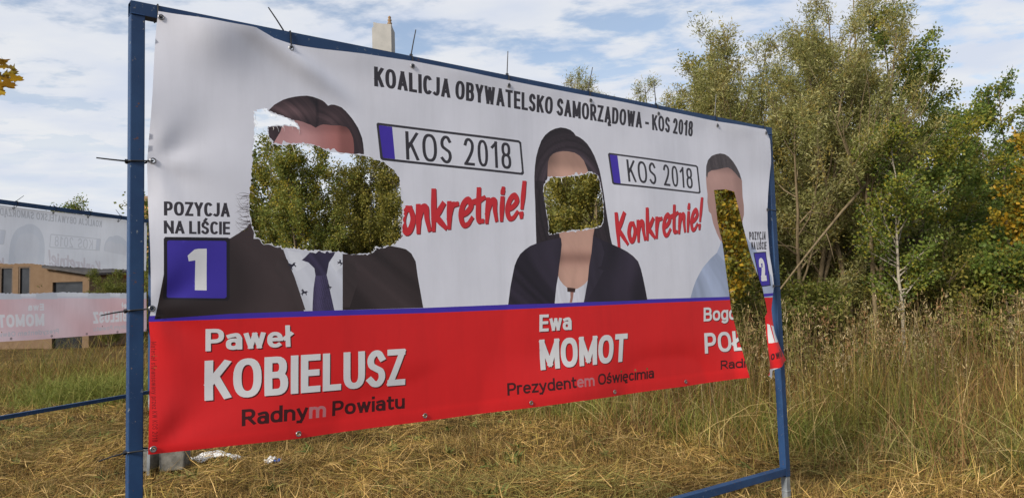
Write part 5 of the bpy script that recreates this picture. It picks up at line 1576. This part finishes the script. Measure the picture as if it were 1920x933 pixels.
tree('willow_shrub', 'pale feathery willow behind the fifth and sixth ties', (4.0, 19.5, 0), 'w', 27, 7.2, 1.6, 36000, 0.09, 0.022, 'willow', 'bark_pale', GT, stems=5, base=0.12, up=0.8, nbranch=70, ntwig=8, spread=0.3)
tree('willow_shrub', 'thin pale willow showing above the rail by the fifth tie', (2.65, 20.3, 0), 'w', 29, 7.6, 1.6, 36000, 0.09, 0.022, 'willow', 'bark_pale', GT, stems=5, base=0.1, up=0.85, nbranch=70, ntwig=8, spread=0.3)
tree('willow_shrub', 'small pale treetop farthest left above the rail', (1.75, 22.2, 0), 'w', 31, 8.4, 1.6, 34000, 0.095, 0.024, 'willow', 'bark_pale', GT, stems=4, base=0.1, up=0.85, nbranch=66, ntwig=8, spread=0.25)
for lab_, x_, y_, h_, sd_ in (('thin willow between the fifth and sixth ties', 2.85, 19.0, 7.0, 71), ('fine willow behind the sixth tie', 4.37, 18.0, 6.8, 72), ('fine upright willow behind the corner of the top rail', 5.05, 16.0, 7.3, 73)):
    tree('willow_shrub', lab_, (x_, y_, 0), 'w', sd_, h_, 1.5, 26000, 0.085, 0.020, 'willow', 'bark_pale', GT, stems=7, base=0.1, up=0.95, nbranch=84, ntwig=8, spread=0.34)
tree('poplar_tree', 'leafy green poplar right of the tall willow', (7.95, 14.6, 0), 'p', 33, 7.0, 1.85, 36000, 0.066, 0.054, 'mixed2', 'bark', GT, stems=2, base=0.10, up=0.6, nbranch=70, ntwig=9, spread=0.2)
tree('poplar_tree', 'rounded green tree between the poplar and the yellow maple', (10.2, 17.2, 0), 'p', 35, 6.0, 1.85, 34000, 0.070, 0.054, 'green', 'bark', GT, stems=3, base=0.1, up=0.6, nbranch=66, ntwig=9, spread=0.25)
tree('poplar_tree', 'green tree behind the yellow maple at the right edge', (12.6, 19.0, 0), 'p', 37, 6.7, 2.0, 26000, 0.085, 0.065, 'green', 'bark', GT, stems=3, base=0.1, up=0.6, nbranch=70, ntwig=9, spread=0.25)
tree('maple_tree', 'young golden yellow maple at the right edge of the picture', (9.45, 12.9, 0), 'm', 39, 4.5, 1.15, 13000, 0.085, 0.07, 'yellow', 'bark', GT, stems=2, base=0.2, up=0.6, nbranch=44, ntwig=8, spread=0.2)
tree('maple_sapling', 'low bright green maple sapling below the yellow maple', (7.95, 11.9, 0), 'm', 41, 2.3, 0.75, 5200, 0.075, 0.06, 'green', 'bark', GT, stems=2, base=0.25, up=0.45, nbranch=22, ntwig=8, spread=0.2, cat='sapling')
tree('birch_tree', 'slender birch with a white trunk in front of the dark undergrowth', (6.25, 12.1, 0), 'b', 43, 4.3, 0.95, 11000, 0.055, 0.045, 'mixed2', 'bark_birch', GT, thick=0.55, stems=1, base=0.30, up=0.6, nbranch=44, ntwig=8, spread=0.12)
tree('maple_sapling', 'yellow leaved sapling seen through the tear beside the far post', (3.35, 11.6, 0), 'm', 45, 3.7, 0.7, 6500, 0.075, 0.06, 'yellow', 'bark', GT, stems=2, base=0.45, up=0.6, nbranch=30, ntwig=8, spread=0.2, cat='sapling')
tree('poplar_tree', 'slim yellowing poplar at the left side of the largest hole', (-5.75, 18.2, 0), 'p', 47, 5.9, 1.1, 32000, 0.058, 0.046, 'mixed', 'bark', GT, thick=0.55, stems=3, base=0.1, up=0.95, nbranch=66, ntwig=8, spread=0.2)
tree('poplar_tree', 'tallest yellowing poplar in the middle of the largest hole', (-4.75, 17.2, 0), 'p', 49, 6.1, 1.15, 38000, 0.058, 0.046, 'mixed', 'bark', GT, thick=0.55, stems=4, base=0.1, up=0.95, nbranch=76, ntwig=8, spread=0.22)
tree('poplar_tree', 'olive green poplar right of the yellowing ones in the largest hole', (-3.45, 18.4, 0), 'p', 51, 6.1, 1.4, 44000, 0.058, 0.046, 'olive', 'bark', GT, thick=0.6, stems=4, base=0.08, up=0.85, nbranch=70, ntwig=9, spread=0.25)
tree('poplar_tree', 'short olive poplar between the two poplar groups in the largest hole', (-4.2, 19.8, 0), 'p', 53, 5.2, 1.4, 32000, 0.062, 0.05, 'olive', 'bark', GT, stems=4, base=0.05, up=0.85, nbranch=66, ntwig=9, spread=0.25)
tree('poplar_tree', 'olive poplar closing the right edge of the largest hole', (-2.72, 17.8, 0), 'p', 59, 5.5, 1.2, 26000, 0.06, 0.048, 'olive', 'bark', GT, thick=0.6, stems=5, base=0.06, up=0.85, nbranch=70, ntwig=9, spread=0.28)
tree('alder_tree', 'dense olive tree filling the second torn face', (1.35, 16.4, 0), 'a', 57, 5.6, 1.5, 34000, 0.075, 0.055, 'olive', 'bark', GT, stems=4, base=0.08, up=0.6, nbranch=76, ntwig=9, spread=0.28)
tree('alder_tree', 'broad round-topped tree far away above the pale banner', (-25.2, 41, 0), 'a', 55, 7.9, 1.6, 14000, 0.13, 0.10, 'green', 'bark', GT, stems=5, base=0.35, up=0.6, nbranch=70, ntwig=9, spread=0.34, sigma=0.15)
# the thicket that closes the view behind them
GW = 'trees of the thicket behind'
spots = [(-7.0, 22.5), (-5.2, 23.2), (-2.6, 22.4), (-0.8, 23.5), (0.9, 24.5), (3.0, 24.0), (5.2, 22.6), (6.9, 19.2), (8.4, 18.4), (9.6, 21.0), (11.6, 22.4), (13.8, 21.6), (15.4, 19.0), (7.4, 23.0), (17.0, 23.0), (-20.6, 38.2), (-18.9, 39.0), (-7.5, 18.8), (-8.5, 20.3), (-1.3, 18.6), (0.1, 18.9)]
where = ['left of the poplar group', 'behind the yellowing poplars', 'behind the olive poplar', 'hidden by the middle of the banner', 'behind the second torn face', 'behind the pale willows', 'behind the alder', 'behind the tall willow', 'behind the birch', 'behind the leafy poplar', 'behind the rounded tree', 'behind the yellow maple', 'at the right edge', 'between alder and poplar', 'beyond the right edge', 'beside the garage of the low house', 'between the low house and the orange house', 'screened by the banner just left of the largest hole', 'screened by the banner behind the position number', 'screened by the banner between the two plates', 'screened by the banner left of the second torn face']
for i, ((x, y), wh) in enumerate(zip(spots, where)):
    key = 'thick%d' % (i % 3)
    o = tree('thicket_tree', 'dark green thicket tree ' + wh, (x, y, 0), 'd', 61 + i % 3, 5.4, 1.9, 20000, 0.10, 0.075, ('dark', 'olive', 'dark')[i % 3], 'bark', GW, sigma=0.12, key=key, rot=1.3 * i, stems=4, base=0.04, up=0.6, nbranch=64, ntwig=9, spread=0.28)
    s = 0.88 + 0.2 * ((i * 37) % 10) / 10
    if i < 3: s *= 0.86
    if i in (15, 16): s *= 0.72
    o.scale = (s, s, s)
GU = 'low bushes at the foot of the trees'
bw_ = ['just right of the far post', 'under the tall willow', 'under the leafy poplar', 'under the yellow maple', 'behind the torn strip', 'behind the birch', 'behind the low maple sapling', 'left of the tear', 'at the far right']
for i, (x, y) in enumerate([(4.6, 12.6), (6.0, 14.4), (7.4, 13.6), (8.9, 14.2), (3.6, 14.4), (6.9, 13.0), (8.2, 12.9), (2.2, 15.2), (10.2, 14.0)]):
    o = tree('bramble_bush', 'low dark bush ' + bw_[i], (x, y, 0), 'd', 81 + i % 2, 2.4, 1.25, 12000, 0.07, 0.05, ('dark', 'olive')[i % 2], 'bark_pale', GU, sigma=0.09, key='bush%d' % (i % 2), rot=0.9 * i, cat='bush', stems=6, base=0.06, up=0.5, nbranch=48, ntwig=8, spread=0.4)
    o.scale = (1, 1, 0.85 + 0.3 * ((i * 7) % 5) / 5)

# bare leaning branch and pale stems in front of the willow
lean = MB()
lean.tube([(3.95, 11.2, 1.75), (4.6, 11.6, 2.35), (5.4, 12.1, 3.05), (5.95, 12.4, 3.5)], [0.012, 0.017, 0.022, 0.026], 6)
for a, b in (((4.6, 11.6, 2.35), (4.1, 11.7, 2.5)), ((4.9, 11.8, 2.6), (4.2, 11.5, 2.75)), ((5.2, 12.0, 2.9), (4.6, 11.7, 3.0)), ((5.0, 11.85, 2.7), (5.05, 11.7, 2.2))):
    A = Vector(a); B = Vector(b); lean.tube([A, A.lerp(B, 0.5) + Vector((0, 0, 0.05)), B], [0.009, 0.007, 0.003], 5)
lean.tube([(5.95, 12.4, 3.5), (6.0, 12.45, 2.4), (6.02, 12.5, 1.0), (6.0, 12.5, -0.1)], [0.030, 0.036, 0.042, 0.048], 7)
rl = random.Random(9)
for i in range(16):
    an = rl.uniform(-2.9, 0.2); ln = rl.uniform(1.2, 2.6); P = [Vector((5.98, 12.45, 3.0 + 0.6 * rl.random()))]
    d = Vector((math.cos(an) * 0.55, 0.35 * math.sin(an), 1.0)).normalized()
    for j in range(5):
        d = (d + Vector((rl.gauss(0, 0.10), rl.gauss(0, 0.08), rl.gauss(0.02, 0.06)))).normalized(); P.append(P[-1] + d * ln / 5)
    lean.tube(P, [0.014, 0.011, 0.008, 0.006, 0.004, 0.002], 5)
bare = empty('bare_shrub', (6.0, 12.5, 0))
lean.build('trunk', M['bark_pale'], bare, True)
tag(bare, 'leafless pale shrub with a broken branch leaning towards the far post', 'shrub', GT)

# maple branch entering at the top left
mt = empty('maple_tree', (-6.2, 6.4, 0))
tm = MB()
tm.tube([(-6.2, 6.4, -0.2), (-6.15, 6.4, 1.2), (-6.1, 6.35, 2.6), (-6.2, 6.4, 4.2), (-6.1, 6.4, 5.6)], [0.11, 0.095, 0.08, 0.055, 0.02], 9)
tm.build('trunk', M['bark'], mt, True)
br = MB()
tip = Vector((-4.02, 6.0, 3.66))
path = [Vector((-6.1, 6.35, 2.7)), Vector((-5.5, 6.25, 3.3)), Vector((-4.8, 6.1, 3.68)), Vector((-4.25, 6.02, 3.76)), tip]
br.tube(path, [0.035, 0.024, 0.014, 0.007, 0.003], 6)
brh = br.build('branch', M['bark'], mt, True)
LEAF = [(0, 0), (0.10, 0.06), (0.34, 0.02), (0.30, 0.16), (0.50, 0.30), (0.36, 0.36), (0.40, 0.52), (0.20, 0.50), (0.16, 0.66), (0.08, 0.74), (0.0, 1.0), (-0.08, 0.74), (-0.16, 0.66), (-0.20, 0.50), (-0.40, 0.52), (-0.36, 0.36), (-0.50, 0.30), (-0.30, 0.16), (-0.34, 0.02), (-0.10, 0.06)]
rl = random.Random(12)


def maple_leaf(pos, tilt, size, col):
    vo, fo = fill2d([[LEAF]], (), None, 0.2, 0.18)
    x, y = vo[:, 0], vo[:, 1]
    z = 0.10 * np.abs(x) - 0.22 * y * y + 0.05 * np.sin(9 * x + 5 * y)
    co = np.stack([x, y, z], 1) * size
    R = np.array(Matrix.Rotation(tilt[0], 3, 'Z') @ Matrix.Rotation(tilt[1], 3, 'X') @ Matrix.Rotation(tilt[2], 3, 'Y'))
    co = co @ R.T + np.array(pos)
    c = np.tile(np.array(col), (len(vo), 1)) * (1 - 0.35 * (np.hypot(x, y - 0.4) > 0.42))[:, None]
    obj('leaf', new_mesh('leaf', co, fo, c, smooth=True), M['leaf'], brh)


cols = [(0.42, 0.25, 0.02), (0.34, 0.215, 0.02), (0.30, 0.16, 0.018), (0.24, 0.19, 0.03), (0.46, 0.30, 0.03)]
lp = [(-3.99, 6.0, 3.66), (-4.03, 6.02, 3.75), (-4.07, 5.98, 3.60), (-4.14, 6.0, 3.72), (-4.08, 5.97, 3.56), (-4.16, 6.02, 3.60), (-4.12, 6.05, 3.80), (-4.18, 6.0, 3.84)]
for i in range(26):
    if i < len(lp): p = lp[i]
    else:
        t_ = rl.uniform(0.30, 0.92); k_ = min(int(t_ * 4), 3); q_ = path[k_].lerp(path[k_ + 1], t_ * 4 - k_)
        p = tuple(q_ + Vector((rl.gauss(0, 0.06), rl.gauss(0, 0.06), rl.gauss(-0.04, 0.07))))
    maple_leaf(p, (rl.uniform(-1.2, 1.2), math.pi * 0.5 + rl.uniform(0.5, 1.9), rl.uniform(-0.8, 0.8)), rl.uniform(0.12, 0.165), cols[i % 5])
tag(mt, 'maple with large yellow and brown leaves reaching in at the top left corner', 'tree', GT)


# ---------------------------------------------------------------- grass and straw
def blades(base, heading, pitch_, length, width, droop, col, seg=2, tip=0.15):
    """ribbons: base (n,3), heading angle, pitch above the horizontal, droop in radians over the length"""
    n = len(base)
    V = np.zeros((n, seg + 1, 2, 3), dtype=np.float32)
    p = base.astype(float).copy()
    hx, hy = np.cos(heading), np.sin(heading)
    side = np.stack([-hy, hx, np.zeros(n)], 1)
    tw = RNG.uniform(-0.8, 0.8, n)
    side = side * np.cos(tw)[:, None] + np.stack([np.zeros(n), np.zeros(n), np.ones(n)], 1) * np.sin(tw)[:, None]
    for i in range(seg + 1):
        t = i / seg
        wd = width * (1 - (1 - tip) * t ** 1.5) * 0.5
        V[:, i, 0] = p - side * wd[:, None]; V[:, i, 1] = p + side * wd[:, None]
        a = pitch_ - droop * (t + 0.5 / seg)
        st_ = np.stack([hx * np.cos(a), hy * np.cos(a), np.sin(a)], 1)
        p = p + st_ * (length / seg)[:, None]
    k = np.arange(n)[:, None] * (2 * (seg + 1))
    F = []
    for i in range(seg):
        F.append(np.concatenate([k + 2 * i, k + 2 * i + 1, k + 2 * i + 3, k + 2 * i + 2], 1))
    C = np.repeat(col, 2 * (seg + 1), 0)
    return V.reshape(-1, 3), np.concatenate(F), C


def join(parts):
    V = []; F = []; C = []; b = 0
    for v, f, c in parts:
        V.append(v); F.append(f + b); C.append(c); b += len(v)
    return np.concatenate(V), np.concatenate(F), np.concatenate(C)


def pick(pal, n, var=0.25):
    P = np.array(pal)
    return P[RNG.integers(0, len(P), n)] * RNG.uniform(1 - var, 1 + var, n)[:, None]


def front_edge(x):
    """where the mown strip ends and the tall grass starts"""
    return np.interp(x, [-12, -8, -5, -1.5, -0.1, 1.9, 4.1, 6.5], [15.5, 15.5, 14.5, 12.4, 11.8, 8.7, 6.9, 5.4])


def wedge(n, y0, y1, margin=1.0):
    y = np.exp(RNG.uniform(math.log(y0), math.log(y1), n))
    x = RNG.uniform(-1, 1, n) * (0.70 * y + margin)
    return x, y


STRAW = [(0.3, 0.187, 0.051), (0.4, 0.259, 0.086), (0.2, 0.114, 0.031), (0.5, 0.341, 0.136), (0.13, 0.068, 0.02), (0.27, 0.196, 0.047), (0.24, 0.182, 0.043)]
x, y = wedge(125000, 5.6, 17.0)
k = y < front_edge(x) + 0.6
x, y = x[k], y[k]
lump = 0.5 + 0.5 * np.sin(1.7 * x + 2.2 * np.sin(0.9 * y)) * np.sin(1.3 * y - 0.8 * x)
hd = 0.9 * np.sin(0.8 * x + 1.1 * y) + 1.3 * np.sin(0.45 * y - 0.6 * x + 1) + RNG.normal(0, 0.75, len(x)) + np.where(RNG.random(len(x)) < 0.5, 0, math.pi)
k = ~((np.abs(x + 4.05) < 0.55) & (y > 7.9) & (y < 8.75))
x, y, lump, hd = x[k], y[k], lump[k], hd[k]
z = gh(x, y) + RNG.random(len(x)) ** 1.6 * (0.025 + 0.15 * lump)
pt = RNG.normal(0.14, 0.28, len(x))
col = pick(STRAW, len(x), 0.4) * (0.72 + 0.50 * (0.5 + 0.5 * np.sin(2.4 * x - 1.9 * y + 1.7 * np.sin(1.1 * x + 2.0 * y))))[:, None]
gm = (np.sin(0.9 * x + 1.4) * np.sin(1.1 * y + 0.6 * x) > 0.45) & (RNG.random(len(x)) < 0.45)
col[gm] = pick([(0.20, 0.185, 0.05), (0.27, 0.235, 0.07)], int(gm.sum()))
parts = [blades(np.stack([x, y, z], 1), hd, pt, RNG.uniform(0.10, 0.34, len(x)), RNG.uniform(0.0038, 0.0102, len(x)), RNG.normal(0.25, 0.40, len(x)), col, 2)]
x, y = wedge(60000, 5.6, 17.0)
k = y < front_edge(x) + 0.3
x, y = x[k], y[k]
parts.append(blades(np.stack([x, y, gh(x, y)], 1), RNG.uniform(0, 6.28, len(x)), RNG.normal(1.25, 0.25, len(x)), RNG.uniform(0.06, 0.17, len(x)), RNG.uniform(0.003, 0.006, len(x)), RNG.normal(0.3, 0.3, len(x)), pick(STRAW[:4] + [(0.24, 0.22, 0.07)], len(x)), 1))
V, F_, C = join(parts)
o = obj('mown_straw', new_mesh('mown_straw', V, F_, C), M['straw'])
tag(o, 'flattened yellow straw left lying after mowing', 'straw', kind='stuff')

# broad-leaved rosettes sprouting through the straw
cx, cy = wedge(170, 6.2, 14.5)
k = cy < front_edge(cx) + 0.4
cx, cy = cx[k], cy[k]
n = 14
rx = np.repeat(cx, n) + RNG.normal(0, 0.03, len(cx) * n); ry = np.repeat(cy, n) + RNG.normal(0, 0.03, len(cx) * n)
m_ = len(rx)
V, F_, C = blades(np.stack([rx, ry, gh(rx, ry) + 0.05], 1), RNG.uniform(0, 6.28, m_), RNG.normal(0.75, 0.3, m_), RNG.uniform(0.06, 0.17, m_), RNG.uniform(0.014, 0.034, m_), RNG.uniform(0.4, 1.4, m_), pick([(0.11, 0.14, 0.035), (0.15, 0.165, 0.045), (0.19, 0.175, 0.05)], m_, 0.3), 3, 0.1)
tag(obj('leafy_weeds', new_mesh('leafy_weeds', V, F_, C), M['straw']), 'small green leafy weeds scattered through the mown straw', 'weeds', kind='stuff')

# tall dry grass
TALL = [(0.34, 0.235, 0.066), (0.25, 0.165, 0.042), (0.195, 0.15, 0.032), (0.44, 0.325, 0.112), (0.175, 0.165, 0.034), (0.14, 0.078, 0.024), (0.21, 0.115, 0.042)]
x = RNG.uniform(-14, 13, 150000); y = RNG.uniform(6, 19.5, 150000)
fe = front_edge(x)
k = (y > fe + RNG.normal(0, 0.25, len(x))) & (np.abs(x) < 0.72 * y + 1.2) & (RNG.random(len(x)) < np.where(y - fe < 3.0, 1.0, 0.55))
x, y, fe = x[k], y[k], fe[k]
dpt = np.clip((y - fe) / 3.2, 0, 1)
cl = 0.5 + 0.5 * np.sin(2.6 * x + 1.9 * np.sin(1.7 * y)) * np.sin(2.1 * y + 0.9 * x)
hgt = (0.36 + 1.02 * dpt) * RNG.uniform(0.45, 1.2, len(x)) * (0.70 + 0.55 * cl) * np.where(x < -3.5, 1.15, 1.0)
col = pick(TALL, len(x), 0.45)
gr = (np.sin(1.9 * x + 0.5) * np.sin(1.6 * y + 1.0) > -0.05) & (RNG.random(len(x)) < 0.6)
col[gr] = pick([(0.16, 0.175, 0.030), (0.225, 0.215, 0.045), (0.11, 0.125, 0.026)], int(gr.sum()))
br_ = (np.sin(1.2 * x - 1.5 * y + 2.0) > 0.45) & (RNG.random(len(x)) < 0.5)
col[br_] = pick([(0.20, 0.100, 0.042), (0.25, 0.145, 0.055), (0.15, 0.078, 0.034)], int(br_.sum()))
parts = [blades(np.stack([x, y, gh(x, y) - 0.02], 1), RNG.uniform(0, 6.28, len(x)), RNG.normal(1.25, 0.24, len(x)), hgt, RNG.uniform(0.004, 0.012, len(x)), np.abs(RNG.normal(0.55, 0.65, len(x))) + np.where(x < -3.5, 0.5, 0), col, 3)]
n = 2600
xs_ = RNG.uniform(-0.5, 11, n * 2); ys_ = RNG.uniform(6.6, 13.5, n * 2)
k = (ys_ > front_edge(xs_) + 0.1) & (np.abs(xs_) < 0.72 * ys_ + 0.6)
xs_, ys_ = xs_[k][:n], ys_[k][:n]; n = len(xs_)
parts.append(blades(np.stack([xs_, ys_, gh(xs_, ys_)], 1), RNG.uniform(0, 6.28, n), RNG.normal(1.0, 0.35, n), RNG.uniform(0.5, 1.25, n), RNG.uniform(0.006, 0.013, n), RNG.uniform(0.2, 2.0, n), pick([(0.42, 0.32, 0.15), (0.34, 0.25, 0.10), (0.26, 0.16, 0.07), (0.24, 0.22, 0.07)], n, 0.3), 5))
V, F_, C = join(parts)
tag(obj('tall_grass', new_mesh('tall_grass', V, F_, C), M['straw']), 'tall unmown dry grass in front of the trees', 'grass', kind='stuff')

# green arching tussocks low on the right and behind the far banner
parts = []
for (cx, cy, n, h, pal) in [(3.3, 8.9, 420, 0.62, 0), (4.6, 8.3, 420, 0.66, 0), (5.4, 7.9, 460, 0.72, 0), (2.3, 9.8, 380, 0.55, 0), (1.2, 10.9, 380, 0.6, 0), (5.0, 9.4, 420, 0.75, 0), (6.2, 9.2, 420, 0.8, 0), (4.0, 9.6, 380, 0.6, 1), (0.4, 11.9, 380, 0.6, 1), (5.6, 8.6, 500, 0.8, 0), (6.6, 8.4, 500, 0.85, 0), (3.9, 8.0, 420, 0.5, 1), (4.9, 7.4, 420, 0.5, 1), (2.9, 9.6, 420, 0.6, 0), (-7.9, 14.8, 1300, 0.85, 0), (-7.0, 15.0, 1300, 0.9, 0), (-8.9, 15.0, 1300, 0.85, 0), (-6.2, 14.6, 1100, 0.9, 1), (-5.4, 14.2, 1100, 0.9, 2), (-5.0, 13.6, 900, 0.6, 2), (-9.8, 16.4, 900, 0.6, 0), (-4.8, 15.6, 900, 0.8, 2), (-10.8, 16.5, 800, 0.6, 1), (-6.6, 14.9, 700, 0.5, 2)]:
    rx = RNG.normal(cx, 0.22 if n < 600 else 0.5, n); ry = RNG.normal(cy, 0.22 if n < 600 else 0.4, n)
    P_ = ([(0.14, 0.18, 0.036), (0.20, 0.22, 0.046), (0.27, 0.255, 0.07)], [(0.24, 0.22, 0.07), (0.33, 0.26, 0.10), (0.19, 0.19, 0.05)], [(0.17, 0.11, 0.05), (0.23, 0.16, 0.07), (0.20, 0.17, 0.055)])[pal]
    parts.append(blades(np.stack([rx, ry, gh(rx, ry) - 0.02], 1), RNG.uniform(0, 6.28, n), RNG.normal(1.15, 0.22, n), h * RNG.uniform(0.6, 1.2, n), RNG.uniform(0.006, 0.011, n), RNG.uniform(0.5, 1.7, n), pick(P_, n), 4))
V, F_, C = join(parts)
tag(obj('grass_tussocks', new_mesh('grass_tussocks', V, F_, C), M['straw']), 'green and tan arching grass tussocks along the mown edge', 'grass', kind='stuff')

# seeded weeds: stalks with brown fluffy heads
n = 1500
x = RNG.uniform(0.5, 11, n * 3); y = RNG.uniform(8.8, 15, n * 3)
k = (y > front_edge(x) + 0.9) & (np.abs(x) < 0.72 * y + 0.5)
x, y = x[k][:n], y[k][:n]
n = len(x)
ht = RNG.uniform(0.9, 1.8, n)
lean_ = RNG.uniform(0, 6.28, n)
WEED = [(0.21, 0.145, 0.065), (0.28, 0.21, 0.10), (0.36, 0.29, 0.165), (0.15, 0.095, 0.045), (0.20, 0.17, 0.06)]
wc = pick(WEED + [(0.22, 0.12, 0.055), (0.17, 0.17, 0.045)], n)
base = np.stack([x, y, gh(x, y)], 1)
parts = [blades(base, lean_, np.full(n, 1.42), ht, np.full(n, 0.009), np.full(n, 0.25), wc * 0.8, 3, 0.5)]
m = 26
t = RNG.random((n, m)) ** 0.8
off = (0.30 * (1 - t) + 0.02)[..., None] * 0.38 * RNG.normal(0, 1, (n, m, 3))
pos = base[:, None, :] + np.stack([np.cos(lean_)[:, None] * 0.10 * np.ones((1, m)), np.sin(lean_)[:, None] * 0.10 * np.ones((1, m)), ht[:, None] * (0.66 + 0.34 * t)], 2) + off * np.array([1, 1, 0.5])
pos = pos.reshape(-1, 3); N = len(pos)
parts.append(blades(pos, RNG.uniform(0, 6.28, N), RNG.normal(0.7, 0.6, N), RNG.uniform(0.03, 0.07, N), RNG.uniform(0.008, 0.018, N), RNG.normal(0.4, 0.4, N), np.repeat(wc, m, 0) * RNG.uniform(0.75, 1.35, N)[:, None], 1, 0.4))
V, F_, C = join(parts)
tag(obj('seeded_weeds', new_mesh('seeded_weeds', V, F_, C), M['straw']), 'brown seeded weeds standing among the tall grass', 'weeds', kind='stuff')
